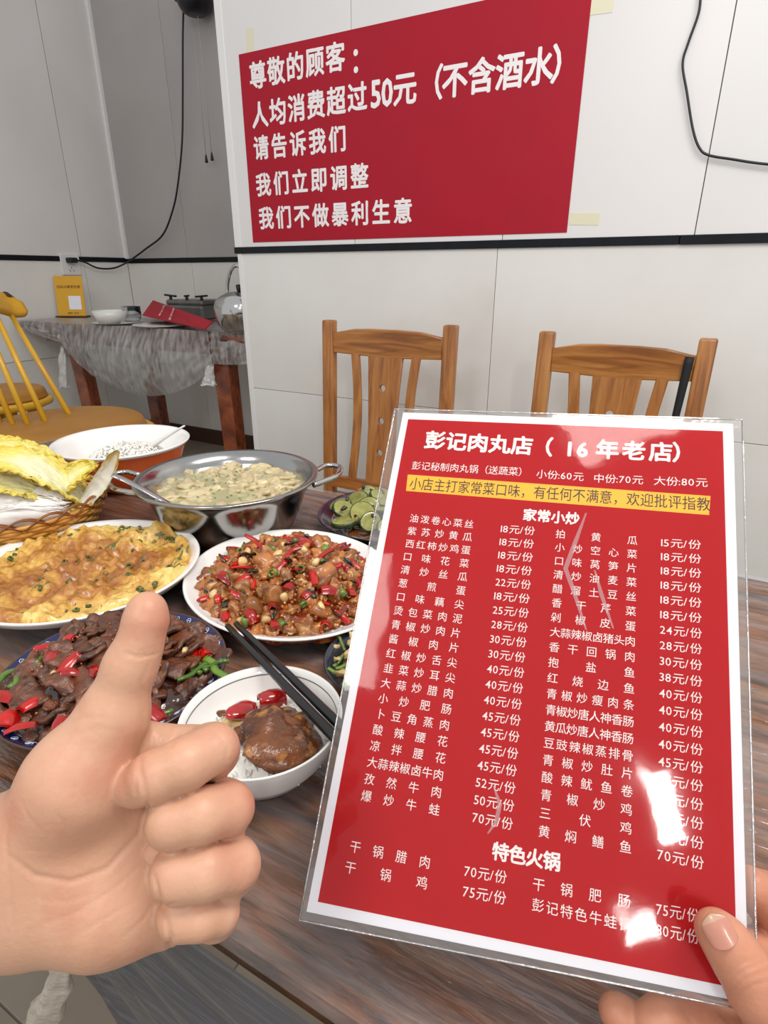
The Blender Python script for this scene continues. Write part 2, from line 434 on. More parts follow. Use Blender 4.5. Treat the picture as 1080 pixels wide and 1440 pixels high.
for t in HOT+HOTP+SUB: jobs |= {(c, OM) for c in t[0] if c != ' '}
jobs |= {(c, OM) for c in '0123456789元/份'} | {(c, 0.006) for c in BAN}
for t in HEADS+TITLE: jobs |= {(c, OH) for c in t[0]}
for s in STAND+CARD2: jobs |= {(c, OM) for c in s if c != ' '}
prep_glyphs(jobs)
def centred_glyph(V, Fc, ch, off, c, ex, ey, size, xs, nrm, lift):
    v, f, (a, b) = GL[ch, off]
    cx = .5 if ord(ch) > 0x250 else (a+b)/2
    if ch == '：': cx = .22
    b0 = len(V)
    for (x, y, w) in v: V.append(c+ex*((x-cx)*size*xs)+ey*((y-.37)*size)+nrm*(lift+w*size*.0012))
    Fc += [tuple(b0+i for i in q) for q in f]

# ------------------------------------------------------------------ red notice on the wall
M_red = mat('poster_red', (170, 22, 42), .6, spec=.25, col2=(166, 24, 44), nscale=6, bump=.4, bscale=7, bdist=.004)
M_ink = mat('white_print', (244, 238, 238), .6)
pu0, pu1 = u_at(336, 77), u_at(815, 160); pz0, pz1 = onn(357, 341, DF).z, onn(336, 77, DF).z
pt = thing('wall_poster', 'large red paper notice with white Chinese lettering taped on white wall', 'poster', wal((pu0+pu1)/2, DF, pz0))
def pdep(a, b):
    e = max(0, min(a, 1-a, b, 1-b))
    return max(.0008, .0016+.0016*(noise.noise(Vector((a*5, b*4, 3)))+.6)*min(1, e*8)+.0022*noise.noise(Vector((a*14, b*9, 8)))*max(0, a-.6)*min(1, e*9))
bm = bmesh.new()
nu, nz_ = 60, 36
g = []
for j in range(nz_+1):
    for i in range(nu+1):
        a, b = i/nu, j/nz_
        g.append(bm.verts.new(wal(pu0+(pu1-pu0)*a, DF-pdep(a, b), pz0+(pz1-pz0)*b)))
for j in range(nz_):
    for i in range(nu):
        k = j*(nu+1)+i; bm.faces.new((g[k], g[k+1], g[k+nu+2], g[k+nu+1]))
put(link('paper', bm_mesh(bm, 'paper', False), M_red), pt)
for s, a, b in POSTER:
    V, Fc = [], []
    A = onn(*a, DF); B = onn(*b, DF) if b else A
    sz = .084 if s[0] in '尊人' else .093 if s[0] in '元（不）：' else .080
    xs = .92
    if s in '50': xs, sz = .82, .104
    for i, ch in enumerate(s):
        p = A.lerp(B, i/(len(s)-1) if len(s) > 1 else 0)
        centred_glyph(V, Fc, ch, OB, p, UW, Vector((0, 0, 1)), sz, xs, -NW, .0003)
    for i, p in enumerate(V):
        V[i] = p-NW*pdep((p.dot(UW)-pu0)/(pu1-pu0), (p.z-pz0)/(pz1-pz0))
    put(link('lettering', mesh('lettering', V, Fc), M_ink, smooth=False), pt)
M_tape = mat('yellowed_tape', (226, 221, 192), .35)
for (x, y, w, h) in ((822, 308, .085, .032), (846, 8, .06, .035), (352, 62, .03, .09)):
    c = onn(x, y, DF); o = box('tape', c-NW*.0007, (w, .0006, h), M_tape, bevel=0, rot=(0, .05, ROT)); put(o, pt)

# ------------------------------------------------------------------ black cable on the poster wall
M_cable = mat('cable_black', (16, 16, 22), .4)
pth = [onn(x, y, DF-.012) for x, y in ((992, -60), (986, -10), (982, 20), (968, 60), (960, 90), (966, 130), (974, 180), (983, 207), (996, 218), (1030, 224), (1080, 231), (1200, 240))]
tag(tube('power_cable', smooth_path(pth, 6), .0032, M_cable), 'black cable bent down and across the white wall right of the red notice', 'cable')

# ------------------------------------------------------------------ wall fan, cords, its cable, socket
M_black = mat('plastic_black', (14, 14, 22), .35)
fc = onn(270, -14, DB-.10)
fan = thing('wall_fan', 'black wall fan base with two pull cords at the top of the alcove', 'fan', fc)
put(lathe('motor_housing', spow([(0, -.10), (.05, -.095), (.082, -.06), (.09, 0), (.085, .08), (.06, .12), (0, .13)], 4), M_black, loc=fc+NW*.01), fan)
put(box('wall_bracket', fc+NW*.05+Vector((-.05, 0, .03)), (.11, .12, .14), M_black, bevel=.01, rot=(0, 0, ROT)), fan)
for (a, b) in (((271, 28), (290, 223)), ((278, 22), (298, 220))):
    A, B = onn(*a, DB-.09), onn(*b, DB-.09); B = Vector((A.x, A.y, B.z))
    B = onn(*b, DB-.06)
    c = put(tube('pull_cord', [A, A.lerp(B, .5), B], .002, mat('cord_grey', (190, 180, 170), .5), seg=5), fan)
    o = lathe('cord_bead', [(0, .02), (.004, .018), (.009, -.012), (.008, -.02), (0, -.021)], M_black, loc=B, seg=12)
    o.parent = c
pts = [onn(x, y, DB-.05) for x, y in ((258, 10), (257, 60), (257, 130), (256, 200), (250, 260), (243, 295), (229, 330), (205, 350))] + \
      [onn(180, 368, DB-.07)] + [onu(x, y, UL+.05) for x, y in ((160, 377), (138, 377), (120, 369), (108, 366))]
cb = tag(tube('power_cable', smooth_path(pts, 6), .0055, M_cable), 'black cable hanging from the fan base to the wall socket on the left', 'cable')
pl = onu(101, 366, UL+.035)
put(box('plug', pl, (.05, .05, .03), M_black, bevel=.006, rot=(0, 0, ROT)), cb)
sc_ = onu(98, 372, UL)
sk = thing('wall_socket', 'white square wall socket with a black plug in it', 'socket', sc_)
put(box('faceplate', sc_+UW*.006, (.012, .125, .118), mat('socket_white', (225, 224, 220), .3), bevel=.003, rot=(0, 0, ROT)), sk)
for dy, dz, r in ((0, -.018, 0), (-.012, -.034, .5), (.012, -.034, -.5)):
    put(box('socket_slot', sc_+UW*.0125+NW*dy+Vector((0, 0, dz)), (.001, .003, .010), M_black, bevel=0, rot=(r, 0, ROT)), sk)

# ================================================================== MENU CARD
Q = [Vector(p)+C0 for p in ((0.01336595, 0.40257936, -0.08895718), (0.21899963, 0.36003566, -0.08676098), (0.16519249, 0.16103447, -0.30573141), (-0.04044119, 0.20357817, -0.30792761))]
TL, TR, BR, BL = Q
EX = (TR-TL).normalized(); EY = (TL-BL).normalized(); NN = EX.cross(EY).normalized()
if NN.dot(C0-TL) < 0: NN = -NN
def oncard(px, py):
    r = ray(px, py); return C0+r*((TL-C0).dot(NN)/r.dot(NN))
menu = thing('menu_card', 'laminated red menu with white Chinese dish names and prices held up in front', 'menu', (TL+TR+BR+BL)/4)
def quad_slab(pts, t, name, m, lift=0):
    a = [p+NN*lift for p in pts]; b = [p-NN*t+NN*lift for p in pts]
    return put(link(name, mesh(name, a+b, [(0, 3, 2, 1), (4, 5, 6, 7), (0, 1, 5, 4), (1, 2, 6, 5), (2, 3, 7, 6), (3, 0, 4, 7)]), m, smooth=False), menu)
M_card = mat('card_white', (240, 240, 244), .6, spec=.1)
M_mred = mat('menu_red', (186, 12, 20), .6, spec=.1, col2=(184, 12, 20), nscale=30)
M_yel = mat('banner_yellow', (250, 190, 30), .5)
M_mink = mat('menu_ink_white', (250, 240, 236), .5); M_dark = mat('menu_ink_dark', (48, 26, 8), .5)
quad_slab(Q, .0006, 'card', M_card)
quad_slab([oncard(*p) for p in ((574, 589.5), (1016.5, 606.5), (1037, 1390), (447, 1268))], .0001, 'red_print', M_mred, .00012)
quad_slab([oncard(*p) for p in ((573.5, 667.5), (999, 697.8), (997, 724.5), (571, 690.5))], .0001, 'yellow_banner', M_yel, .00026)
def menu_text(name, rows, m, lift=.00036):
    for s, a, b, size, off, mode in rows:
        V, Fc = [], []
        A, B = a, b
        if mode == 'c':      # glyph centres
            n = len(s)
            for i, ch in enumerate(s):
                p = A.lerp(B, i/(n-1) if n > 1 else 0)
                d = (B-A).normalized() if n > 1 else EX
                centred_glyph(V, Fc, ch, off, p, d, EY, size, 1, NN, lift)
        else:
            text_row(V, Fc, s, off, A, (B-A).normalized(), EY, size, width=(B-A).length, nrm=NN, lift=lift)
        put(link(name, mesh(name, V, Fc), m, smooth=False), menu)
def lerp4(a, b, t): return a.lerp(b, t)
rows = []; prices = []
Pc = oncard
def column(names, f1, l1, f20, l20, p1, q1, p20, q20):
    f1, l1, f20, l20, p1, q1, p20, q20 = [Pc(*x) for x in (f1, l1, f20, l20, p1, q1, p20, q20)]
    pitch = (f20-f1).length/19; sz = pitch*.70
    for i, (s, pr) in enumerate(names):
        t = i/19; rows.append((s, f1.lerp(f20, t), l1.lerp(l20, t), sz, OM, 'c'))
        prices.append(('%d元/份' % pr, p1.lerp(p20, t), q1.lerp(q20, t), sz*1.04, OM, 'w'))
    return sz
sz = column(LEFT, (582.6, 729.3), (659.6, 737.3), (515.6, 1119.5), (610.7, 1138.3), (704.4, 743.5), (752.5, 747), (664.4, 1148.6), (721.5, 1159.3))
column(RIGHT, (788.2, 751.4), (889.1, 760.2), (765.1, 1169.5), (879.5, 1191), (929.5, 763), (986, 766.5), (924, 1200.6), (989.9, 1214.3))
for s, a, b in HOT: rows.append((s, Pc(*a), Pc(*b), sz*1.02, OM, 'c'))
for s, a, b in HOTP: prices.append((s, Pc(*a), Pc(*b), sz*1.05, OM, 'w'))
menu_text('dish_name', rows, M_mink); menu_text('price', prices, M_mink)
menu_text('pot_size_price', [(s, Pc(*a), Pc(*b), .0066, OM, 'w') for s, a, b in SUB], M_mink)
menu_text('section_heading', [(s, Pc(*a), Pc(*b), z, o, 'c') for s, a, b, z, o in HEADS], M_mink)
menu_text('title_text', [(s, Pc(*a), Pc(*(b or a)), .0143, OH, 'c') for s, a, b in TITLE], M_mink)
menu_text('banner_text', [(BAN, Pc(576, 680), Pc(999, 710), .0095, .006, 'w')], M_dark)
# trapped-air creases
M_cr = film('crease_film', .12, .35, (255, 235, 235))
for pts_, w in ((((824, 722), (808, 765), (795, 800), (806, 830), (824, 886)), 3.2), (((836, 802), (846, 838), (862, 884)), 3.0), (((694, 1105), (703, 1130), (698, 1155), (686, 1172)), 2.6)):
    pp = [Pc(*p) for p in pts_]; V = []
    for i, p in enumerate(pp):
        ww = w*.00042*(.35 if i in (0, len(pp)-1) else 1); V += [p-EX*ww+NN*.0007, p+EX*ww+NN*.0007]
    put(link('air_crease', mesh('c', V, [(2*i, 2*i+1, 2*i+3, 2*i+2) for i in range(len(pp)-1)]), M_cr), menu)
# lamination film
LC = [oncard(*p) for p in ((555, 575), (1044, 590), (1066, 1424), (421, 1294))]
M_film = film('lamination', .04, .008, (255, 250, 250), .05, .06, 50, bdist=.0004, fs=.8)
M_filmb = film('lamination_margin', .10, .13, (225, 222, 215), .08, .3, 60, bdist=.0008)
def bil(c, a, b): return (c[0].lerp(c[1], a)).lerp(c[3].lerp(c[2], a), b)
V, Fc = [], []; n = 70
for j in range(n+1):
    for i in range(n+1):
        a, b = i/n, j/n; p = bil(LC, a, b)
        h = .0011+.00016*noise.noise(Vector((a*5, b*7, 1)))+.00006*noise.noise(Vector((a*17, b*20, 4)))
        V.append(p+NN*h)
for j in range(n):
    for i in range(n):
        k = j*(n+1)+i; Fc.append((k, k+n+1, k+n+2, k+1))
put(link('lamination', mesh('lam', V, Fc), M_film), menu)
ring = [bil(LC, a, b) for a, b in ((0, 0), (1, 0), (1, 1), (0, 1))]
V = [p-NN*.0004 for p in ring]+[p-NN*.0004 for p in Q]
put(link('lamination_margin', mesh('lam2', V, [(0, 1, 5, 4), (1, 2, 6, 5), (2, 3, 7, 6), (3, 0, 4, 7)]), M_filmb, smooth=False), menu)
M_edge = film('lamination_edge_film', .5, .25, (240, 240, 235), .1, .5, 300)
for a, b in ((0, 1), (1, 2), (2, 3), (3, 0)):
    put(tube('lamination_edge', [ring[a]+(ring[b]-ring[a])*(i/12) for i in range(13)], .0005, M_edge, seg=6), menu)

# ================================================================== DINING TABLE (near)
T0, T1, TN0, TN1 = -1.35, .62, .154, .822      # extent along the wall direction and across
def wood_mat(name, c1, c2, c3, rough=.35, sx=2.5, sy=26, coat=0, grain=.4, sz=None):
    m = bpy.data.materials.new(name); m.use_nodes = True; nt = m.node_tree; N, L = nt.nodes, nt.links; b = N['Principled BSDF']
    tc = N.new('ShaderNodeTexCoord'); mp = N.new('ShaderNodeMapping'); mp.inputs['Scale'].default_value = (sx, sy, sz or sx*2); L.new(tc.outputs['Object'], mp.inputs[0])
    n1 = N.new('ShaderNodeTexNoise'); n1.inputs['Scale'].default_value = 1.6; n1.inputs['Detail'].default_value = 8; n1.inputs['Distortion'].default_value = .9
    n2 = N.new('ShaderNodeTexNoise'); n2.inputs['Scale'].default_value = 6; n2.inputs['Detail'].default_value = 8; n2.inputs['Roughness'].default_value = .7
    L.new(mp.outputs[0], n1.inputs['Vector']); L.new(mp.outputs[0], n2.inputs['Vector'])
    r1 = N.new('ShaderNodeValToRGB'); e = r1.color_ramp.elements
    e[0].position = .34; e[0].color = lin(c1); e[1].position = .68; e[1].color = lin(c3); q = e.new(.5); q.color = lin(c2)
    L.new(n1.outputs[0], r1.inputs[0])
    mx = N.new('ShaderNodeMix'); mx.data_type = 'RGBA'; mx.blend_type = 'MULTIPLY'; mx.inputs[0].default_value = grain
    r2 = N.new('ShaderNodeMapRange'); r2.inputs[1].default_value = .3; r2.inputs[2].default_value = .7; r2.inputs[3].default_value = .25; r2.inputs[4].default_value = 1.3
    L.new(n2.outputs[0], r2.inputs[0]); L.new(r1.outputs[0], mx.inputs[6]); L.new(r2.outputs[0], mx.inputs[7]); L.new(mx.outputs[2], b.inputs['Base Color'])
    b.inputs['Roughness'].default_value = rough; b.inputs['Coat Weight'].default_value = coat; b.inputs['Coat Roughness'].default_value = .15
    bp = N.new('ShaderNodeBump'); bp.inputs['Strength'].default_value = .25; bp.inputs['Distance'].default_value = .001
    L.new(n2.outputs[0], bp.inputs['Height']); L.new(bp.outputs[0], b.inputs['Normal'])
    return m
M_tab = wood_mat('table_wood', (48, 30, 20), (158, 98, 50), (166, 134, 108), .35, 3.0, 24, grain=1.0)
M_tedge = mat('table_edge', (70, 48, 36), .5, col2=(50, 34, 28), nscale=6, stretch=(2, 30, 30))
tcx = (T0+T1)/2; tcn = (TN0+TN1)/2
tab = thing('dining_table', 'long wood-grained dining table under clear plastic film and full of dishes', 'table', wal(tcx, tcn, 0), ROT)
box('tabletop', (0, 0, TABLE-.0145), (T1-T0, TN1-TN0, .025), M_tab, tab, .004)
box('apron', (0, 0, TABLE-.065), (T1-T0-.16, TN1-TN0-.14, .075), M_tedge, tab, .004)
for sx in (-1, 1):
    for sy in (-1, 1):
        box('leg', (sx*((T1-T0)/2-.09), sy*((TN1-TN0)/2-.08), (TABLE-.1)/2), (.06, .06, TABLE-.1), M_tedge, tab, .005)
# plastic film: sheet on the top, drape over the near edge
M_sheet = film('table_film', .07, .13, (205, 208, 215), .12, 1.0, 16, (1.2, 9, 4), .003, hazevar=.13, hscale=5)
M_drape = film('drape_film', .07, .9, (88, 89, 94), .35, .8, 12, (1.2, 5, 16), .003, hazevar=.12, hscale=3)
tcl = thing('plastic_tablecloth', 'thin clear plastic sheet over the dining table, hanging in folds at the near edge', 'tablecloth', wal(tcx, tcn, TABLE), ROT)
V, Fc = [], []; nu, nv = 150, 60
for j in range(nv+1):
    for i in range(nu+1):
        u = T0-.006+(T1-T0+.012)*i/nu; nn = TN0-.006+(TN1-TN0+.012)*j/nv
        h = .0006*(1+noise.noise(Vector((u*4, nn*18, 0))))
        V.append((u-tcx, nn-tcn, h-.0016))
for j in range(nv):
    for i in range(nu):
        k = j*(nu+1)+i; Fc.append((k, k+1, k+nu+2, k+nu+1))
link('sheet', mesh('sheet', V, Fc), M_sheet, tcl)
kn = onn(92, 1340, TN0-.02)          # knot by the near edge
ku = kn.dot(UW)
def swag(ua, ub, drop, nn0, parent, mtl, top, cx, cn, seed, bulge=.05, end0=.02, end1=.02, flip=-1, nx=110, ny=40):
    V, Fc = [], []
    for i in range(nx+1):
        a = i/nx; u = ua+(ub-ua)*a
        hem = end0*(1-a)+end1*a+drop*(1-(2*a-1)**2)**.8 if True else 0
        for j in range(ny+1):
            b = j/ny
            fold = noise.noise(Vector((a*6+b*2.2, b*3-a*4, seed)))+.5*noise.noise(Vector((a*22+b*6, b*7, seed+3)))
            if drop > .215: fold = noise.noise(Vector((a*3+b*.8, b*7-a*2, seed)))+.4*noise.noise(Vector((a*5, b*22, seed+3)))
            z = top-hem*b
            out = (bulge*math.sin(PI*min(1, b*1.0))*math.sin(PI*a)+.006+fold*.012*min(1, b*5))
            V.append((u-cx, nn0+flip*out-cn, z))
    for i in range(nx):
        for j in range(ny):
            k = i*(ny+1)+j; Fc.append((k, k+1, k+ny+2, k+ny+1))
    return link('drape', mesh('drape', V, Fc), mtl, parent)
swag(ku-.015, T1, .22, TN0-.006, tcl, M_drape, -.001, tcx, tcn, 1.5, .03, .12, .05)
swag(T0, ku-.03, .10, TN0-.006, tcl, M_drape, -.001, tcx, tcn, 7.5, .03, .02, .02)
def knot(p0, path, r, parent, mtl, seed=0):
    pts = smooth_path(path, 6); V, Fc = [], []; n = len(pts); seg = 28
    for i, p in enumerate(pts):
        rr = r*(.5+.75*(i/n))*(1+.5*noise.noise(Vector((i*.28, seed, 0))))
        for k in range(seg):
            q = 2*PI*k/seg; w = rr*(1+.38*noise.noise(Vector((math.cos(q)*2.2, math.sin(q)*2.2+seed, i*.22))))
            V.append(p+Vector((math.cos(q)*w, math.sin(q)*w*.6, .15*w*math.sin(q*3))))
    for i in range(n-1):
        for k in range(seg):
            l = (k+1) % seg; Fc.append((i*seg+k, i*seg+l, (i+1)*seg+l, (i+1)*seg+k))
    Fc.append(tuple(range(seg))); Fc.append(tuple((n-1)*seg+k for k in range(seg)))
    return put(link('knot', mesh('knot', V, Fc), mtl), parent)
M_knot = mat('knot_plastic', (212, 204, 190), .4, sss=.2, col2=(190, 180, 164), nscale=30, bump=1, bscale=50, bdist=.006)
kz = TN0-.025
ka = [onn(98, 1330, kz), onn(92, 1352, kz), onn(78, 1392, kz), onn(62, 1432, kz), onn(58, 1446, kz)]
knot(kn, ka, .0135, tcl, M_knot, 2)

# ================================================================== DISHES
rng = random.Random(5)
M_china = mat('china_white', (240, 238, 234), .12, spec=.5, coat=.3)
def plate_prof(R, H, foot=.55, th=.004, lip=.0):
    return [(0, .004), (R*foot*.8, .004), (R*foot, 0.0), (R*foot+.004, 0.0), (R*foot+.006, .005), (R*.86, H*.6), (R*.985, H*.93), (R, H), (R*.985, H+.001), (R*.955, H*.95), (R*.8, H*.60+.001), (R*foot, .0095), (0, .008)]
def moundz(r, R, H0, H1, p=2.0):
    return H0+(H1-H0)*max(0, 1-(r/R)**p)
def disc_pos(rg, c, R, rot, sx, sy, zf, n, used=[]):
    """blue-noise like points over an elliptical mound"""
    pts = []; tries = 0
    dmin = .75*math.sqrt(PI*sx*sy*R*R/n)
    while len(pts) < n and tries < 60000:
        tries += 1
        if tries % 800 == 0: dmin *= .94
        r = math.sqrt(rg.random()); a = rg.random()*2*PI
        x, y = r*R*sx*math.cos(a), r*R*sy*math.sin(a)
        if all((x-q[0])**2+(y-q[1])**2 > dmin*dmin for q in pts): pts.append((x, y, r))
    return [Vector((c[0]+x*math.cos(rot)-y*math.sin(rot), c[1]+x*math.sin(rot)+y*math.cos(rot), zf(r))) for x, y, r in pts]
def mound(name, R, sx, sy, H0, H1, m, parent=None, loc=None, rot=0, p=2, rough=.004, freq=40, seed=0, n=48):
    V, Fc = [], []
    V.append((0, 0, H1))
    for i in range(1, n+1):
        for k in range(96):
            a = 2*PI*k/96; r = i/n; x, y = R*sx*r*math.cos(a), R*sy*r*math.sin(a)
            V.append((x, y, moundz(r, 1, H0, H1, p)+rough*noise.noise(Vector((x*freq, y*freq, seed)))+rough*.5*noise.noise(Vector((x*freq*3, y*freq*3, seed)))))
    for k in range(96): Fc.append((0, 1+k, 1+(k+1) % 96))
    for i in range(n-1):
        for k in range(96):
            l = (k+1) % 96; b = 1+i*96; Fc.append((b+k, b+96+k, b+96+l, b+l))
    return link(name, mesh(name, V, Fc), m, parent, loc=loc, rot=(0, 0, rot))
def many(name, base, mt, pts, rg, label, cat, group=None, kind=None, scl=(1, 1), tilt=1.5, parent=None, loc=None, part_of=None):
    """one joined mesh of many tiny pieces (stuff)"""
    V, Fc = [], []
    for p in pts:
        me = base[rg.randrange(len(base))]
        M = Matrix.Translation(p) @ Matrix.Rotation(rg.uniform(0, 2*PI), 4, 'Z') @ Matrix.Rotation(rg.uniform(-tilt, tilt), 4, 'X') @ Matrix.Rotation(rg.uniform(-tilt, tilt), 4, 'Y') @ Matrix.Scale(rg.uniform(*scl), 4)
        b = len(V); V += [M @ v.co for v in me.vertices]; Fc += [tuple(b+i for i in f.vertices) for f in me.polygons]
    o = link(name, mesh(name, V, Fc), mt, parent)
    if loc is not None: o.location = loc
    if part_of is not None: put(o, part_of)
    elif label: tag(o, label, cat, group)
    return stuff(o)
def grain_me(l, r, seg=5, rings=4):
    prof = [(0, -l/2)]+[(r*math.sin(PI*i/rings), -l/2*math.cos(PI*i/rings)) for i in range(1, rings)]+[(0, l/2)]
    return lathe_me(prof, seg)
TZ = TABLE+.0004

# ---------------- diced chicken plate
cc = C0+Vector((-.112, .620, 0)); PR = 3.7408
pl_ch = thing('serving_plate', 'white oval plate of diced chicken fried with red chillies, in the middle of the table', 'plate', (cc.x, cc.y, TZ), PR)
lathe('plate_body', spow(plate_prof(1, .030, .6), 3)[0:0] or [(r*.1412, z) for r, z in [(0, .003), (.5, .003), (.52, 0), (.56, 0), (.60, .006), (.80, .014), (.93, .022), (.985, .0285), (1, .030), (.99, .0315), (.965, .0305), (.92, .025), (.80, .0175), (.6, .011), (0, .009)]], M_china, pl_ch, sx=.866, sy=1, seg=96)
M_chk = mat('fried_chicken', (178, 112, 54), .3, col2=(116, 60, 24), nscale=60, lo=.4, hi=.6, col3=(212, 160, 98), cscale=45, c3=(.52, .68), coat=.35, sss=.15, vary=.28, bump=.5, bscale=250, ccoat=.15)
M_sauce = mat('red_oil_sauce', (150, 58, 20), .15, col2=(110, 40, 12), nscale=40, coat=.8, bump=.6, bscale=120, col3=(190, 110, 50), cscale=90, c3=(.5, .65))
M_chili = mat('chili_red', (186, 18, 8), .25, col2=(136, 8, 5), nscale=40, coat=.35, vary=.25)
M_green = mat('scallion_green', (112, 130, 36), .3, col2=(70, 92, 26), nscale=50, coat=.5, vary=.35)
M_pale = mat('garlic_pale', (226, 200, 146), .3, col2=(206, 168, 104), nscale=40, coat=.4, vary=.12, sss=.2)
M_darkleaf = mat('dark_leaf', (44, 40, 24), .3, col2=(26, 24, 18), nscale=40, coat=.5, vary=.3)
M_mince = mat('minced_mix', (186, 106, 44), .3, col2=(136, 62, 24), nscale=300, coat=.5, lo=.4, hi=.6, col3=(214, 168, 96), cscale=260, c3=(.55, .62))
Rm = .118
def zch(r): return TZ+.014+.040*max(0, 1-(r)**2.2)
mound('sauce', Rm*1.02, .866, 1, .012, .050, M_sauce, pl_ch, p=2.2, rough=.006, freq=55)
chunks = [blob_me(s, (.0125, .010, .0085), .38, 1.4, 3, .06, 4, 'chicken_chunk') for s in range(8)]
P_ = disc_pos(rng, cc, Rm*.99, PR, .866, 1, zch, 120)
scatter('chicken_chunk', chunks, M_chk, 'glossy brown fried chicken chunk heaped on the white chilli chicken plate', 'chicken', 'diced chicken chunks', 120, rng, lambda i: P_[i]+Vector((0, 0, rng.uniform(-.002, .002))), .6, 1.35, tilt=1.2)
def chili_me(seed, L=.020, W=.008):
    rg = random.Random(seed); V, Fc = [], []; nx, ny = 10, 6; bend = rg.uniform(.5, 1.4)
    for s_ in (0, 1):
        for i in range(nx+1):
            for j in range(ny+1):
                x = (i/nx-.5)*L; w = W*(.65+.35*math.sin(PI*(.1+.8*i/nx))); a = (j/ny-.5)*PI*bend
                r = w*.55-.0012*s_
                V.append((x, r*math.sin(a), r*math.cos(a)-w*.45+.0022*math.cos(x/L*3)+.0004*noise.noise(Vector((x*300, j, seed)))))
    n = (nx+1)*(ny+1)
    for s_ in (0, 1):
        for i in range(nx):
            for j in range(ny):
                k = s_*n+i*(ny+1)+j; q = (k, k+1, k+ny+2, k+ny+1); Fc.append(q if s_ else q[::-1])
    B = [i*(ny+1) for i in range(nx+1)]+[nx*(ny+1)+j for j in range(1, ny+1)]+[i*(ny+1)+ny for i in range(nx-1, -1, -1)]+[j for j in range(ny-1, 0, -1)]
    for a, b in zip(B, B[1:]+B[:1]): Fc.append((a, b, n+b, n+a))
    return mesh('chili', V, Fc)
chilis = [chili_me(s, rng_, w) for s, rng_, w in ((1, .024, .008), (2, .016, .010), (3, .030, .009), (4, .013, .012), (5, .020, .007))]
P2 = disc_pos(rng, cc, Rm*.97, PR, .866, 1, zch, 64)
scatter('chili_piece', chilis, M_chili, 'glossy red chilli piece among the diced chicken', 'chilli', 'red chilli pieces in the chicken dish', 64, rng, lambda i: P2[i]+Vector((0, 0, .0095)), .8, 1.35, tilt=.7)
def ring_me(R, r, h, name='ring'):
    return lathe_me([(R, -h/2), (R, h/2), (r, h/2), (r, -h/2), (R, -h/2)], 14, name=name)
P3 = disc_pos(rng, cc, Rm*.95, PR, .866, 1, zch, 26)
scatter('scallion_piece', [ring_me(.004, .0028, .008), ring_me(.0045, .0032, .004)], M_green, 'small green scallion ring among the diced chicken', 'scallion', 'scallion rings in the chicken dish', 26, rng, lambda i: P3[i]+Vector((0, 0, .010)), .8, 1.3, tilt=1.4)
P4 = disc_pos(rng, cc, Rm*.95, PR, .866, 1, zch, 30)
scatter('garlic_piece', [blob_me(s, (.006, .0045, .004), .2, 1, 2) for s in (21, 22, 23)], M_pale, 'pale garlic piece among the diced chicken', 'garlic', 'garlic pieces in the chicken dish', 30, rng, lambda i: P4[i]+Vector((0, 0, .009)), .7, 1.2, tilt=1.4)
def leaf_me(seed, L=.018, W=.009):
    V, Fc = [], []; nx, ny = 8, 4
    for i in range(nx+1):
        for j in range(ny+1):
            a = i/nx; w = W*math.sin(PI*(.06+.88*a))*(j/ny-.5); V.append(((a-.5)*L, w, .0035*noise.noise(Vector((a*3, j*.5, seed)))+abs(j/ny-.5)*.003))
    for i in range(nx):
        for j in range(ny): k = i*(ny+1)+j; Fc.append((k, k+1, k+ny+2, k+ny+1))
    me = mesh('leaf', V, Fc)
    bm = bmesh.new(); bm.from_mesh(me); bmesh.ops.solidify(bm, geom=bm.faces[:], thickness=.0007); bm.to_mesh(me); bm.free(); return me
P5 = disc_pos(rng, cc, Rm*.93, PR, .866, 1, zch, 22)
scatter('herb_leaf', [leaf_me(s) for s in (1, 2, 3, 4)], M_darkleaf, 'dark wilted herb leaf among the diced chicken', 'herb', 'dark herb leaves in the chicken dish', 22, rng, lambda i: P5[i]+Vector((0, 0, .011)), .7, 1.3, tilt=.8)
bits = [blob_me(s, (.0022, .0017, .0014), .3, 1.4, 1) for s in (31, 32, 33)]
def rand_pts(rg, c, R, rot, sx, sy, zf, n):
    o = []
    for _ in range(n):
        r = math.sqrt(rg.random()); a = rg.random()*2*PI; x, y = r*R*sx*math.cos(a), r*R*sy*math.sin(a)
        o.append(Vector((c[0]+x*math.cos(rot)-y*math.sin(rot), c[1]+x*math.sin(rot)+y*math.cos(rot), zf(r)+rg.uniform(0, .006))))
    return o
many('minced_bits', bits, M_mince, rand_pts(rng, cc, Rm*1.03, PR, .866, 1, zch, 1300), rng, 'tiny bits of minced garlic and chilli over the diced chicken', 'minced garlic', scl=(.6, 1.5))

# ---------------- beef plate
cbp = C0+Vector((-.2466, .4398, 0)); RB = .1003
beef = thing('serving_plate', 'blue-rimmed patterned plate of sliced dark beef behind the raised thumb', 'plate', (cbp.x, cbp.y, TZ))
M_blue = mat('rim_blue', (20, 30, 82), .2, coat=.4, col2=(14, 22, 66), nscale=50)
M_bluelt = mat('scroll_pale', (200, 214, 240), .2, coat=.4)
M_drim = mat('rim_brown', (70, 40, 34), .2, coat=.5)
prof = [(r*RB, z) for r, z in [(0, .003), (.5, .003), (.52, 0), (.56, 0), (.60, .006), (.80, .013), (.95, .025), (.99, .029), (1, .030), (.99, .0312), (.975, .0308), (.875, .024), (.75, .015), (.6, .010), (0, .009)]]
lathe('plate_body', prof, [M_china, M_blue, M_drim], beef, seg=96, midx=[2, 2, 2, 2, 2, 2, 2, 2, 2, 2, 1, 0, 0, 0])
V, Fc = [], []
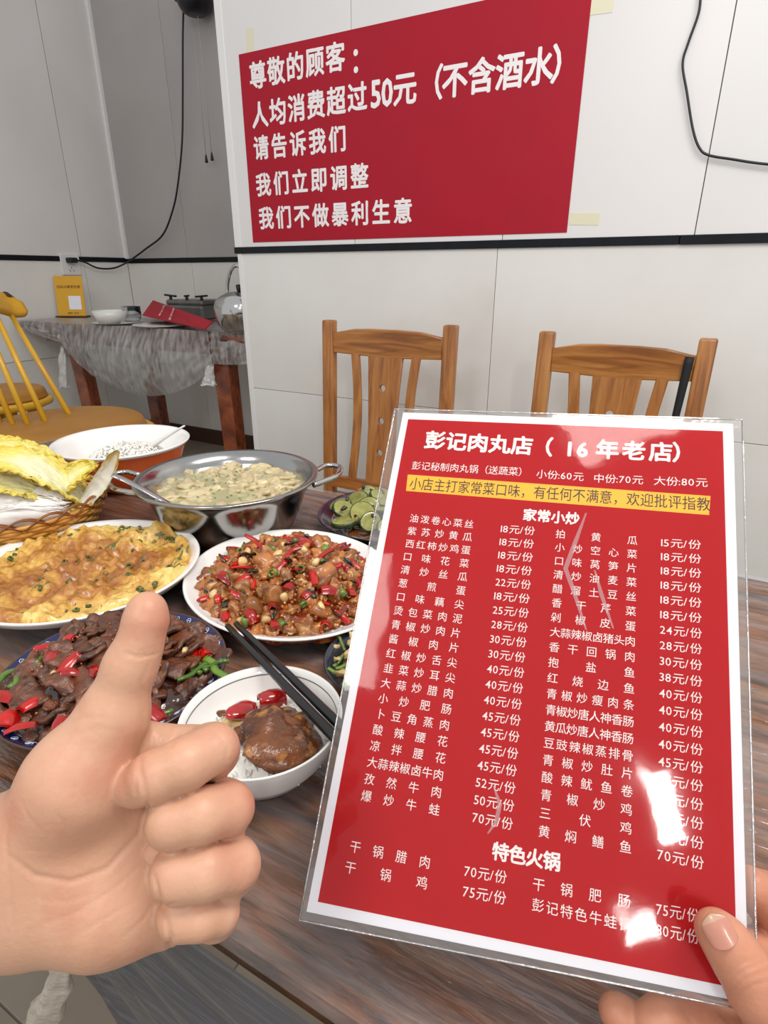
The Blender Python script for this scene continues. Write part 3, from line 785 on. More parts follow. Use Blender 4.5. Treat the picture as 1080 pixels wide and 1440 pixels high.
for k in range(40):
    a = 2*PI*k/40; s = 1 if k % 2 else -1
    path = []
    for i in range(12):
        t = i/11*1.5*2*PI; rr = .0034*(1-i/14)
        rad_ = RB*.925+rr*math.sin(t)*s; an = a+rr*math.cos(t)/RB*1.0
        path.append(Vector((rad_*math.cos(an), rad_*math.sin(an), .0277+(rad_/RB-.925)*.068*1.0+.0006)))
    tube_data(path, .00042, 5, V, Fc)
stuff(link('scroll_pattern', mesh('scrolls', V, Fc), M_bluelt, beef))
for k in range(12):
    a = 2*PI*k/12+.2; V, Fc = [], []
    for d_ in (-.5, 0, .5):
        c = Vector((RB*.80*math.cos(a), RB*.80*math.sin(a), .0186)); t = Vector((-math.sin(a+d_), math.cos(a+d_), 0)); tube_data([c-t*.001, c+t*.004+Vector((math.cos(a), math.sin(a), .25))*.001, c+t*.009], [.0006, .0013, .0004], 5, V, Fc, flat=.3)
    stuff(link('leaf_motif', mesh('leafmotif', V, Fc), M_blue, beef))
def zb(r): return TZ+.022+.034*max(0, 1-r**2.6)
RBm = .0905
M_gravy = mat('dark_gravy', (64, 30, 18), .15, col2=(40, 18, 12), nscale=50, coat=.8, bump=.6, bscale=150)
mound('gravy', RBm, 1, 1, .020, .052, M_gravy, beef, p=2.4, rough=.005, freq=50, seed=4)
M_beef = mat('sliced_beef', (112, 62, 36), .4, col2=(62, 32, 18), nscale=70, lo=.38, hi=.62, coat=.3, vary=.3, bump=1, bscale=170, bdist=.002, col3=(126, 82, 56), cscale=90, c3=(.55, .7), ccoat=.2)
def slice_me(seed, L=.033, W=.024, T=.006):
    bm = bmesh.new(); bmesh.ops.create_icosphere(bm, subdivisions=3, radius=1); o = Vector((seed*3.3, seed*1.9, seed))
    for v in bm.verts:
        c = v.co.copy(); d = 1+.45*noise.noise(Vector((c.x, c.y, 0))*1.3+o)
        sq = lambda t, e: math.copysign(abs(t)**e, t)
        x, y = c.x*d*L/2, c.y*d*W/2; z = sq(c.z, .6)*T/2
        z += .008*noise.noise(Vector((x*50, y*50, 0))+o)+.0022*noise.noise(Vector((x*170, y*170, 5))+o)
        v.co = (x, y, z)
    return bm_mesh(bm, 'beef_slice')
P6 = disc_pos(rng, cbp, RBm*.95, 0, 1, 1, zb, 95)
scatter('beef_slice', [slice_me(s) for s in range(7)], M_beef, 'dark glossy beef slice piled on the blue-rimmed plate', 'beef', 'sliced beef pieces', 95, rng, lambda i: P6[i]+Vector((0, 0, rng.uniform(-.003, .004))), .6, 1.25, tilt=.6)
P7 = [onz(x, y, TZ+.047+(.010 if 60 < x < 250 else -.009)) for x, y in ((5, 978), (30, 1022), (12, 1010), (78, 925), (92, 937), (100, 945), (133, 942), (66, 910), (96, 898), (282, 918), (262, 922), (84, 1020), (212, 1003), (52, 985), (150, 900))]
scatter('pepper_piece', [chili_me(s, l, w) for s, l, w in ((11, .019, .011), (12, .022, .008), (13, .015, .012))], M_chili, 'glossy red pepper piece on the sliced beef', 'pepper', 'red pepper pieces in the beef dish', 15, rng, lambda i: P7[i], .8, 1.4, tilt=.5)
def stem_me(L, R, seed):
    path = [Vector(((i/8-.5)*L, .004*noise.noise(Vector((i*.3, seed, 0))), .003*noise.noise(Vector((i*.3, seed, 9))))) for i in range(9)]
    V, Fc = tube_data(path, [R*(1-.02*i) for i in range(9)], 8, flat=.7); return mesh('stem', V, Fc)
M_leek = mat('leek_green', (66, 108, 30), .2, col2=(110, 140, 44), nscale=30, coat=.6, vary=.35)
P8 = [onz(x, y, TZ+.049+(.006 if 100 < x < 240 else -.010)) for x, y in ((14, 947), (24, 953), (38, 945), (262, 935), (276, 931), (296, 936), (304, 940), (105, 913), (120, 922), (215, 1000), (272, 944))]
scatter('scallion_strip', [stem_me(.034, .0030, s) for s in (1, 2, 3)], M_leek, 'green scallion strip on the sliced beef', 'scallion', 'scallion strips in the beef dish', 11, rng, lambda i: P8[i], .7, 1.2, tilt=.25)
P9 = [onz(x, y, TZ+.050) for x, y in ((260, 914), (80, 945), (150, 985))]
scatter('garlic_piece', [blob_me(25, (.0055, .004, .003), .2, 1, 2)], M_pale, 'pale garlic clove piece on the sliced beef', 'garlic', 'garlic pieces in the beef dish', 3, rng, lambda i: P9[i], .8, 1.1, tilt=1)
many('sesame_bits', bits, M_mince, rand_pts(rng, cbp, RBm*.95, 0, 1, 1, lambda r: zb(r)+.001, 260), rng, 'tiny sesame and garlic bits over the sliced beef', 'sesame', scl=(.35, .8))

# ---------------- omelette plate
com = C0+Vector((-.3665, .636, 0))
om = thing('serving_plate', 'round white plate holding a browned scallion omelette at left', 'plate', (com.x, com.y, TZ))
RO = .1365
lathe('plate_body', [(r*RO, z) for r, z in [(0, .003), (.5, .003), (.52, 0), (.56, 0), (.60, .006), (.80, .016), (.95, .029), (.99, .036), (1, .038), (.99, .0395), (.96, .0375), (.9, .031), (.78, .022), (.6, .013), (0, .010)]], M_china, om, seg=96)
m = bpy.data.materials.new('omelette'); m.use_nodes = True; nt = m.node_tree; N, L = nt.nodes, nt.links; b = N['Principled BSDF']
tc = N.new('ShaderNodeTexCoord')
def nz(scale, det, dist=0, rough=.55, stretch=None):
    n = N.new('ShaderNodeTexNoise'); n.inputs['Scale'].default_value = scale; n.inputs['Detail'].default_value = det; n.inputs['Distortion'].default_value = dist; n.inputs['Roughness'].default_value = rough
    if stretch:
        mp = N.new('ShaderNodeMapping'); mp.inputs['Scale'].default_value = stretch; L.new(tc.outputs['Object'], mp.inputs[0]); L.new(mp.outputs[0], n.inputs['Vector'])
    else: L.new(tc.outputs['Object'], n.inputs['Vector'])
    return n
n1 = nz(12, 10, .9, .72); r1 = N.new('ShaderNodeValToRGB'); e = r1.color_ramp.elements
e[0].position = .33; e[0].color = lin((130, 76, 32)); e[1].position = .66; e[1].color = lin((238, 210, 124))
q = e.new(.45); q.color = lin((170, 108, 44)); q = e.new(.54); q.color = lin((208, 158, 72))
n2 = nz(44, 3, 1.5); r2 = N.new('ShaderNodeMapRange'); r2.inputs[1].default_value = .61; r2.inputs[2].default_value = .66
n3 = nz(75, 4, .6); r3 = N.new('ShaderNodeMapRange'); r3.inputs[1].default_value = .62; r3.inputs[2].default_value = .72; r3.inputs[4].default_value = .75
ln = N.new('ShaderNodeVectorMath'); ln.operation = 'LENGTH'; L.new(tc.outputs['Object'], ln.inputs[0])
rr_ = N.new('ShaderNodeMapRange'); rr_.interpolation_type = 'SMOOTHSTEP'; rr_.inputs[1].default_value = .08; rr_.inputs[2].default_value = .13; rr_.inputs[3].default_value = -.035; rr_.inputs[4].default_value = .055
L.new(ln.outputs['Value'], rr_.inputs[0]); ad_ = N.new('ShaderNodeMath'); ad_.operation = 'ADD'; L.new(n1.outputs[0], ad_.inputs[0]); L.new(rr_.outputs[0], ad_.inputs[1])
L.new(ad_.outputs[0], r1.inputs[0]); L.new(n2.outputs[0], r2.inputs[0]); L.new(n3.outputs[0], r3.inputs[0])
mx = N.new('ShaderNodeMix'); mx.data_type = 'RGBA'; mx.inputs[7].default_value = lin((88, 96, 34)); L.new(r2.outputs[0], mx.inputs[0]); L.new(r1.outputs[0], mx.inputs[6])
mx2 = N.new('ShaderNodeMix'); mx2.data_type = 'RGBA'; mx2.inputs[7].default_value = lin((130, 66, 18)); L.new(r3.outputs[0], mx2.inputs[0]); L.new(mx.outputs[2], mx2.inputs[6])
L.new(mx2.outputs[2], b.inputs['Base Color']); b.inputs['Roughness'].default_value = .28; b.inputs['Coat Weight'].default_value = .35
bp = N.new('ShaderNodeBump'); bp.inputs['Strength'].default_value = .8; bp.inputs['Distance'].default_value = .002; nb = nz(130, 6, .5); L.new(nb.outputs[0], bp.inputs['Height']); L.new(bp.outputs[0], b.inputs['Normal'])
M_om = m
V, Fc = [(0, 0, .026)], []; nr, na = 70, 160
for i in range(1, nr+1):
    for k in range(na):
        a = 2*PI*k/na; r = i/nr; er = .1245*(1+.035*noise.noise(Vector((math.cos(a)*4, math.sin(a)*4, 1)))+.012*noise.noise(Vector((math.cos(a)*18, math.sin(a)*18, 2))))
        x, y = er*r*math.cos(a), er*r*math.sin(a)
        z = .027+.010*r**3+.013*noise.noise(Vector((x*22, y*26, 3)))*(.5+.5*r)+.012*abs(noise.noise(Vector((x*48, y*38, 7))))+.0048*noise.noise(Vector((x*130, y*120, 2)))
        z += .005*max(0, r-.85)/.15*noise.noise(Vector((math.cos(a)*9, math.sin(a)*9, 4)))
        if i == nr: z = .029
        V.append((x, y, z))
for k in range(na): Fc.append((0, 1+k, 1+(k+1) % na))
for i in range(nr-1):
    for k in range(na):
        l = (k+1) % na; b_ = 1+i*na; Fc.append((b_+k, b_+na+k, b_+na+l, b_+l))
o = link('omelette', mesh('omelette', V, Fc), M_om, loc=(com.x, com.y, TZ))
tag(o, 'golden brown scallion omelette filling the white plate', 'omelette')
P10 = []
for i in range(110):
    a = rng.uniform(0, 2*PI); r = .121*(rng.uniform(.86, .985) if i < 80 else rng.uniform(.2, .9))
    P10.append(Vector((com.x+r*math.cos(a), com.y+r*math.sin(a), TZ+(.0345 if i < 80 else .031)+rng.uniform(-.001, .001))))
many('scallion_bits', [ring_me(.0034, .002, .003)], mat('scallion_cooked', (98, 104, 40), .4, col2=(66, 78, 32), nscale=80, coat=.4), P10, rng, None, None, scl=(.5, 1.2), tilt=.8, part_of=o)

# ---------------- rice bowl with chopsticks
rb = C0+Vector((-.0928, .3512, 0)); RR = .0612
bowl = thing('rice_bowl', 'small white rice bowl with a thin grey line round the rim, chopsticks across it', 'bowl', (rb.x, rb.y, TZ))
bp_ = [(0, .006), (.022, .006), (.023, 0), (.026, 0), (.027, .007), (.040, .014), (.052, .030), (.0585, .047), (RR, .0545), (RR, .0555), (RR-.0018, .0552), (.0565, .047), (.050, .031), (.038, .0165), (.022, .0105), (0, .010)]
lathe('bowl_body', bp_, M_china, bowl, seg=96)
lathe('rim_line', [(.0573, .0487), (.0577, .0497), (.0574, .0499), (.0570, .0489), (.0573, .0487)], mat('rim_line_grey', (110, 112, 118), .3), bowl, seg=96)
M_rice = mat('cooked_rice', (246, 243, 236), .45, spec=.4)
def zr(r): return TZ+.030+.014*max(0, 1-r**2)+.0015
mr = mound('rice_bed', .0505, 1, 1, .031, .0455, M_rice, None, (rb.x, rb.y, TZ), rough=.0022, freq=130)
stuff(tag(mr, 'white rice filling the small bowl', 'rice'))
gr = [grain_me(.0062, .00125), grain_me(.0054, .0012)]
many('rice_grains', gr, M_rice, [p-Vector((0, 0, .0045)) for p in rand_pts(rng, rb, .049, 0, 1, 1, zr, 1100)], rng, None, None, scl=(.8, 1.15), tilt=1.2, part_of=mr)
M_braise = mat('braised_meat', (118, 66, 28), .26, col2=(70, 34, 14), nscale=45, lo=.4, hi=.6, coat=.35, bump=1, bscale=140, bdist=.002, sss=.1, col3=(170, 112, 56), cscale=90, c3=(.55, .7))
def on_obj(me, name, mt, label, cat, loc, rot=(0, 0, 0), sc=1, group=None):
    o = link(name, me, mt, loc=loc, rot=rot); o.scale = (sc, sc, sc); return tag(o, label, cat, group)
on_obj(blob_me(51, (.0285, .0235, .0105), .34, 1.2, 4, .07, 5), 'meat_piece', M_braise, 'large glossy brown braised meat slice lying on the rice bowl', 'meat', onz(391, 1036, TZ+.053), (.35, .1, .9))
on_obj(blob_me(53, (.013, .008, .006), .3, 1.3, 3), 'meat_piece', M_braise, 'small brown meat scrap at the left end of the braised slice', 'meat', onz(352, 1032, TZ+.049), (.2, 0, .3))
M_tomato = mat('pickled_chili', (176, 24, 18), .15, col2=(140, 12, 12), nscale=60, coat=.8, sss=.15)
on_obj(blob_me(55, (.0135, .0085, .006), .15, 1, 3), 'chili_piece', M_tomato, 'round red chilli piece at the left of the braised slice on the rice bowl', 'chilli', onz(338, 1000, TZ+.051), (0, .2, .7))
on_obj(chili_me(56, .022, .015), 'chili_piece', M_tomato, 'flat red chilli piece behind the braised slice near the chopsticks', 'chilli', onz(383, 978, TZ+.050), (.2, .1, .4))
on_obj(blob_me(57, (.009, .006, .004), .3, 1.2, 2), 'garlic_piece', M_pale, 'pale garlic piece left of the braised slice in the rice bowl', 'garlic', onz(326, 1012, TZ+.048))
on_obj(blob_me(58, (.005, .003, .002), .3, 1.2, 2), 'meat_scrap', M_braise, 'small orange scrap stuck on the inner wall of the rice bowl', 'scrap', onz(313, 1003, TZ+.043))
M_stick = mat('chopstick_black', (20, 18, 20), .3, coat=.3)
tips = ((320, 880, 466, 1032), (332, 877, 480, 1022))
for i, (a, b, c, d) in enumerate(tips):
    A = onz(a, b, TZ+.064); B = onz(c, d, TZ+.0595); D = (B-A).normalized(); E_ = B+D*.075
    A0 = A
    pth_ = [A0.lerp(E_, t/10) for t in range(11)]
    tag(tube('chopstick', pth_, [.0027+.0020*t/10 for t in range(11)], M_stick, seg=10), ['left one of two black chopsticks laid across the rice bowl', 'right one of two black chopsticks laid across the rice bowl'][i], 'chopstick')

# ---------------- soup pot
pc = C0+Vector((-.2317, .824, 0)); PRr = .1335
M_steel = mat('stainless', (176, 176, 174), .18, metal=1, col2=(160, 160, 158), nscale=4, bump=.15, bscale=30)
pot = thing('soup_pot', 'stainless steel pot of pale meatball broth with two loop handles', 'pot', (pc.x, pc.y, TZ))
pp = [(0, .002), (.070, .002), (.082, .004), (.094, .014), (.106, .040), (.116, .070), (.121, .082), (.1325, .086), (PRr, .089), (.131, .0905), (.121, .0875), (.114, .075), (.103, .042), (.090, .018), (0, .006)]
lathe('pot_body', pp, M_steel, pot, seg=96)
M_handle = mat('steel_polished', (190, 190, 188), .12, metal=1)
for px_, sgn, pts in ((1, 1, ((440, 664), (458, 655), (476, 656), (479, 662), (472, 670), (455, 677), (441, 682))), (0, -1, ((196, 668), (178, 664), (157, 668), (152, 676), (160, 687), (180, 692), (199, 693)))):
    P = [onz(x, y, TZ+.080) for x, y in pts]
    put(tube('handle', smooth_path(P, 6), .0042, M_handle, seg=12), pot)
M_broth = mat('broth', (184, 176, 134), .08, col2=(172, 164, 118), nscale=18, coat=.5, bump=.3, bscale=30, bdist=.003, col3=(214, 204, 164), cscale=35, c3=(.5, .65), sss=.2)
o = lathe('broth', [(0, .0702), (.05, .0703), (.09, .070), (.1128, .0705), (.1120, .068), (0, .067)], M_broth, loc=(pc.x, pc.y, TZ), seg=96)
stuff(tag(o, 'pale cloudy broth filling the steel pot', 'soup')); broth_ = o
M_ball = mat('meatball_pale', (206, 190, 150), .35, col2=(190, 170, 128), nscale=70, coat=.4, bump=.6, bscale=200, vary=.08, sss=.2)
balls = [blob_me(60+s, (.015, .011, .0060), .45, 1.3, 3, .08, 4) for s in range(6)]
pb = []
for i in range(400):
    a = rng.uniform(0, 2*PI); r = math.sqrt(rng.random())*.103
    x, y = r*math.cos(a), r*math.sin(a)
    if (x*.5+y*.85) < .012 and rng.random() < .86: continue
    if all((x-p.x)**2+(y-p.y)**2 > .0175**2 for p in pb): pb.append(Vector((x, y, 0)))
scatter('meatball', balls, M_ball, 'pale meatball piece floating in the pot of broth', 'meatball', 'meatball pieces in the broth', len(pb), rng, lambda i: Vector((pc.x+pb[i].x, pc.y+pb[i].y, TZ+.0685)), .6, 1.25, tilt=.15)
fl_ = lathe_me([(0, .0003), (.0016, .0003), (.0016, 0), (0, 0)], 5)
many('herb_flecks', [fl_], M_leek, [Vector((pc.x+rng.gauss(0, .045), pc.y+rng.gauss(0, .045), TZ+.0712)) for _ in range(110)], rng, None, None, scl=(.5, 1.3), tilt=.1, part_of=broth_)
la = [onz(x, y, z) for x, y, z in ((158, 668, TZ+.115), (175, 675, TZ+.108), (205, 690, TZ+.096), (228, 703, TZ+.085), (245, 712, TZ+.074), (262, 716, TZ+.062))]
ladle = tag(tube('ladle', smooth_path(la, 6), [.0058]*31, M_handle, seg=10, flat=.35), 'steel ladle handle resting over the left rim of the soup pot', 'ladle')

# ---------------- orange bowl of rice
oc = C0+Vector((-.4840, 1.0476, 0)); OR_ = .120
M_orange = mat('glaze_orange', (244, 112, 40), .25, coat=.3, col2=(236, 100, 32), nscale=10)
ob = thing('serving_bowl', 'wide bowl, orange outside and white inside, holding rice behind the cabbage', 'bowl', (oc.x, oc.y, TZ))
prof = [(0, .004), (.055, .004), (.056, 0), (.060, 0), (.062, .006), (.085, .022), (.104, .050), (.110, .068), (.116, .0755), (.1195, .079), (.120, .081), (.118, .0825), (.112, .078), (.106, .070), (.098, .050), (.080, .028), (.05, .015), (0, .012)]
lathe('bowl_body', prof, [M_orange, M_china], ob, seg=96, midx=[0]*8+[1]*9)
def zo(r): return TZ+.046+.030*max(0, 1-r**2)
ro = mound('rice_bed', .078, 1.05, .8, .038, .074, M_rice, None, (oc.x+.01, oc.y, TZ), rough=.006, freq=60, p=1.6)
stuff(tag(ro, 'white rice heaped in the orange bowl', 'rice'))
many('rice_grains', [grain_me(.0075, .0018, 4, 3)], M_rice, [p-Vector((0, 0, .0035)) for p in rand_pts(rng, oc+Vector((.01, 0, 0)), .076, 0, 1.05, .8, zo, 1500)], rng, None, None, scl=(.8, 1.2), tilt=1.2, part_of=ro)
sp = thing('soup_spoon', 'white ceramic spoon resting in the orange bowl of rice', 'spoon', onz(225, 615, TZ+.08))
A, B = onz(259, 599, TZ+.112), onz(212, 628, TZ+.066)
put(tube('spoon_handle', [A.lerp(B, i/8) for i in range(9)], [.0035, .0045, .005, .0055, .0065, .0075, .009, .011, .012], M_china, seg=10, flat=.45), sp)
put(link('spoon_bowl', blob_me(3, (.021, .0155, .006), .02, 1, 3, 0, 1), M_china, loc=B+(B-A).normalized()*.012-Vector((0, 0, .003)), rot=(0, 0, math.atan2((B-A).y, (B-A).x))), sp)

# ---------------- cucumber plate
cu_ = C0+Vector((.0043, .8333, 0)); CR = .1064
M_dkrim = mat('rim_navy', (36, 38, 56), .2, coat=.5)
cp = thing('serving_plate', 'dark-rimmed plate of fried cucumber slices behind the menu top', 'plate', (cu_.x, cu_.y, TZ))
prof = [(r*CR, z) for r, z in [(0, .003), (.5, .003), (.52, 0), (.56, 0), (.60, .005), (.82, .013), (.96, .0215), (1, .025), (.985, .0262), (.93, .022), (.8, .0155), (.6, .009), (0, .008)]]
lathe('plate_body', prof, [M_dkrim, M_china], cp, seg=96, midx=[0]*10+[1]*2)
M_sc2 = mat('brown_sauce', (120, 70, 30), .15, coat=.7, bump=.5, bscale=100, col2=(90, 60, 30), nscale=40)
mound('sauce', .086, 1, 1, .013, .026, M_sc2, cp, rough=.004, freq=40)
M_cskin = mat('cucumber_skin', (48, 62, 26), .25, coat=.4); M_cfl = mat('cucumber_flesh', (156, 154, 84), .3, coat=.4, col2=(128, 128, 58), nscale=120, vary=.12, sss=.15)
cm = lathe_me([(0, -.0028), (.0145, -.0028), (.0158, -.002), (.0160, 0), (.0158, .002), (.0145, .0028), (.008, .0022), (0, .0020)], 28, midx=[1, 1, 0, 0, 0, 1, 1])
cm.materials.append(M_cskin); cm.materials.append(M_cfl); cm.polygons.foreach_set('use_smooth', [True]*len(cm.polygons))
PC = disc_pos(rng, cu_, .080, 0, 1, 1, lambda r: TZ+.028+.010*(1-r*r), 30)
for i in range(30):
    o = bpy.data.objects.new('cucumber_slice', cm); COL.objects.link(o); o.location = PC[i]+Vector((0, 0, rng.uniform(0, .006)))
    o.rotation_euler = (rng.uniform(-.2, 1.0), rng.uniform(-.5, .5), rng.uniform(-1, 1)); s_ = rng.uniform(1.0, 1.4); o.scale = (s_, s_*.85, s_)
    tag(o, 'green cucumber slice fried in sauce on the dark-rimmed plate', 'cucumber', 'cucumber slices')
PD = disc_pos(rng, cu_, .078, 0, 1, 1, lambda r: TZ+.042, 22)
scatter('chili_piece', chilis, M_chili, 'small red-brown chilli bit on the cucumber slices', 'chilli', 'chilli bits on the cucumber', 22, rng, lambda i: PD[i], .35, .6, tilt=.8)
PE = disc_pos(rng, cu_, .078, 0, 1, 1, lambda r: TZ+.043, 14)
scatter('black_bean', [blob_me(70, (.005, .0035, .003), .2, 1.4, 2)], M_darkleaf, 'black bean or dark herb on the cucumber slices', 'bean', 'black beans on the cucumber', 14, rng, lambda i: PE[i], .7, 1.3, tilt=.8)

# ---------------- green vegetable dish beside the menu
gc = C0+Vector((.0035, .4638, 0)); GR = .061
gp = thing('small_dish', 'small dark-rimmed dish of green stalks and pale pork bits at the menu edge', 'dish', (gc.x, gc.y, TZ))
prof = [(r*GR, z) for r, z in [(0, .003), (.5, .003), (.52, 0), (.56, 0), (.60, .005), (.85, .016), (1, .025), (.985, .0262), (.9, .021), (.75, .013), (.6, .009), (0, .008)]]
lathe('dish_body', prof, [M_dkrim], gp, seg=72)
mound('sauce', .050, 1, 1, .010, .022, M_sc2, gp, rough=.003, freq=60)
PF = disc_pos(rng, gc, .050, 0, 1, 1, lambda r: TZ+.026+.010*(1-r*r), 34)
scatter('green_stalk', [stem_me(.036, .0026, s) for s in (5, 6, 7)], mat('stalk_green', (120, 146, 50), .25, col2=(90, 122, 36), nscale=30, coat=.5, vary=.2), 'bright green vegetable stalk in the small dark-rimmed dish', 'vegetable', 'green stalks in the small dish', 34, rng, lambda i: PF[i]+Vector((0, 0, rng.uniform(-.003, .003))), .6, 1.1, tilt=.35)
PG = disc_pos(rng, gc, .050, 0, 1, 1, lambda r: TZ+.030+.008*(1-r*r), 30)
scatter('pork_bit', [blob_me(s, (.008, .004, .003), .5, 1.5, 2) for s in (81, 82, 83)], M_pale, 'pale fried pork bit in the small dark-rimmed dish', 'pork', 'pork bits in the small dish', 30, rng, lambda i: PG[i], .6, 1.2, tilt=.8)

# ---------------- basket of cabbage and vermicelli
bc = C0+Vector((-.548, .800, 0)); BRr = .128
M_wick = mat('wicker', (216, 160, 70), .4, col2=(196, 132, 50), nscale=30, coat=.2, vary=.1)
M_wickd = mat('wicker_brown', (150, 88, 36), .4, col2=(120, 64, 24), nscale=40)
bk = thing('wicker_basket', 'round woven wicker basket holding cabbage leaves and vermicelli at the left', 'basket', (bc.x, bc.y, TZ))
def rbk(z): return .092+(BRr-.092)*min(1, z/.058)**.7
lathe('basket_base', [(0, .001), (.092, .001), (.094, .006), (0, .006)], M_wick, bk, seg=48)
for k in range(9):
    z = .006+k*.0058; V, Fc = [], []; n = 144; R0 = rbk(z)
    path = [Vector(((R0+.0022*math.cos(24*a+PI*k))*math.cos(a), (R0+.0022*math.cos(24*a+PI*k))*math.sin(a), z)) for a in (2*PI*i/n for i in range(n))]
    tube('weaver', path, .0030, M_wick, bk, 6, closed=True)
for k in range(24):
    a = 2*PI*(k+.5)/24
    tube('stake', [Vector((rbk(z)*math.cos(a), rbk(z)*math.sin(a), z)) for z in (.003, .015, .03, .045, .058)], .0022, M_wick, bk, 5)
    for s_ in (1, -1):
        pa = []
        for i in range(9):
            t = i/8; an = a+s_*t*.50; z = .052+.015*math.sin(PI*t)+.002; r = BRr+.002+s_*.0016
            pa.append(Vector((r*math.cos(an), r*math.sin(an), z)))
        tube('rim_loop', pa, .0013, M_wickd, bk, 5)
tube('rim_ring', [Vector((BRr*math.cos(2*PI*i/64), BRr*math.sin(2*PI*i/64), .0575)) for i in range(64)], .0032, M_wick, bk, 8, closed=True)
def leafmat(name, rib, blade, edge):
    m = bpy.data.materials.new(name); m.use_nodes = True; nt = m.node_tree; N, L = nt.nodes, nt.links; b = N['Principled BSDF']
    at = N.new('ShaderNodeAttribute'); at.attribute_name = 'leafpos'; r = N.new('ShaderNodeValToRGB'); e = r.color_ramp.elements
    e[0].position = .12; e[0].color = lin(rib); e[1].position = .95; e[1].color = lin(edge); q = e.new(.45); q.color = lin(blade)
    L.new(at.outputs['Fac'], r.inputs[0]); L.new(r.outputs[0], b.inputs['Base Color']); b.inputs['Roughness'].default_value = .38
    b.inputs['Subsurface Weight'].default_value = .25; b.inputs['Subsurface Scale'].default_value = .004
    tc = N.new('ShaderNodeTexCoord'); vz = N.new('ShaderNodeTexVoronoi'); vz.inputs['Scale'].default_value = 95; vz.feature = 'SMOOTH_F1'
    L.new(tc.outputs['Object'], vz.inputs['Vector']); bp = N.new('ShaderNodeBump'); bp.inputs['Strength'].default_value = .7; bp.inputs['Distance'].default_value = .003
    bp.invert = True; L.new(vz.outputs['Distance'], bp.inputs['Height']); L.new(bp.outputs[0], b.inputs['Normal'])
    return m
M_cab = leafmat('cabbage_leaf', (236, 230, 190), (232, 212, 112), (228, 190, 56)); M_cab2 = leafmat('cabbage_rib', (226, 224, 212), (220, 216, 186), (206, 170, 50))
def cabbage_leaf(name, L_, W_, seed, mt, curl=.4, ribw=.25, ruf=.010, arch=.02):
    V, Fc, A = [], [], []; nx, ny = 90, 80
    for s_ in (0, 1):
        for i in range(nx+1):
            t = i/nx
            w = W_*(.30+.70*math.sin(PI*min(1, .12+.80*t))**.8)*(1 if t < .8 else math.sqrt(max(.02, 1-((t-.8)/.21)**2)))
            for j in range(ny+1):
                v = 2*j/ny-1; av = abs(v); rl = ribw*(1-t*.85)
                e = max(av, (t-.72)/.28 if t > .72 else 0)
                fr = max(0, e-.45)**1.2*(.75+1.1*noise.noise(Vector((L_*t*22, v*3, seed+31))))
                x = L_*t; y = w*v*.5
                z = arch*math.sin(PI*t)+curl*w*.5*(v*v)*.5
                z += ruf*fr*(1.2*noise.noise(Vector((x*85, v*9, seed)))+.45*noise.noise(Vector((x*190, v*22, seed+4))))
                x += ruf*fr*.5*noise.noise(Vector((x*150, v*20, seed+9))); y += ruf*fr*.5*noise.noise(Vector((x*150, v*20, seed+14)))
                z += (.0030*noise.noise(Vector((x*60, v*8, seed+2)))+.0010*noise.noise(Vector((x*180, v*26, seed+2))))*min(1, max(0, av-rl)*3+.15)
                V.append((x, y, z-(.0006+.003*max(0, 1-av/max(.05, rl)))*s_)); A.append(min(1, max(0, (av-rl)/(1-rl))*.6+.5*max(0, t-.55)/.45+.25*noise.noise(Vector((x*30, y*30, seed)))))
    n = (nx+1)*(ny+1)
    for s_ in (0, 1):
        for i in range(nx):
            for j in range(ny): k = s_*n+i*(ny+1)+j; q = (k, k+ny+1, k+ny+2, k+1); Fc.append(q[::-1] if s_ else q)
    B = [i*(ny+1) for i in range(nx+1)]+[nx*(ny+1)+j for j in range(1, ny+1)]+[i*(ny+1)+ny for i in range(nx-1, -1, -1)]+[j for j in range(ny-1, 0, -1)]
    for a, b in zip(B, B[1:]+B[:1]): Fc.append((a, b, n+b, n+a))
    me = mesh(name, V, Fc); at = me.attributes.new('leafpos', 'FLOAT', 'POINT'); at.data.foreach_set('value', A)
    return link(name, me, mt)
def place_leaf(o, base, tip, roll, label):
    """base -> tip direction, roll about it"""
    x = (tip-base).normalized(); z = Vector((0, 0, 1)); y = z.cross(x).normalized(); z = x.cross(y)
    M = Matrix((x, y, z)).transposed().to_4x4(); o.matrix_world = Matrix.Translation(base) @ M @ Matrix.Rotation(roll, 4, 'X')
    tag(o, label, 'cabbage leaf', 'cabbage leaves in the basket')
lf = [((96, 700, .060), (-40, 664, .108), -.15, .19, .10, 'frilly yellow cabbage leaf across the back of the basket'),
      ((110, 698, .065), (6, 652, .116), -.1, .17, .09, 'tallest yellow frilled cabbage leaf in the basket'),
      ((118, 702, .060), (48, 674, .100), -.35, .14, .075, 'yellow cabbage leaf with a pale base beside the vermicelli'),
      ((112, 708, .055), (20, 688, .090), -.5, .14, .07, 'low yellow cabbage leaf just above the vermicelli'),
      ((-30, 735, .055), (-60, 660, .106), .3, .16, .13, 'yellow cabbage leaf at the far left of the basket')]
for i, (a, b, roll, L_, W_, lab) in enumerate(lf):
    A, B = onz(a[0], a[1], TZ+a[2]), onz(b[0], b[1], TZ+b[2])
    place_leaf(cabbage_leaf('cabbage_leaf', L_, W_, 3+i*7, M_cab, .25, .22, .017), A, B, roll, lab)
A, B = onz(118, 712, TZ+.055), onz(166, 634, TZ+.135)
place_leaf(cabbage_leaf('cabbage_leaf', (B-A).length, .024, 40, M_cab2, 1.2, .85, .004, -.012), A, B, 1.25, 'upright cabbage leaf with a thick white rib at the right side of the basket')
A, B = onz(104, 706, TZ+.05), onz(134, 652, TZ+.115)
place_leaf(cabbage_leaf('cabbage_leaf', (B-A).length, .05, 47, M_cab, .3, .15, .018), A, B, .9, 'small bright yellow frilled leaf tip left of the white rib')
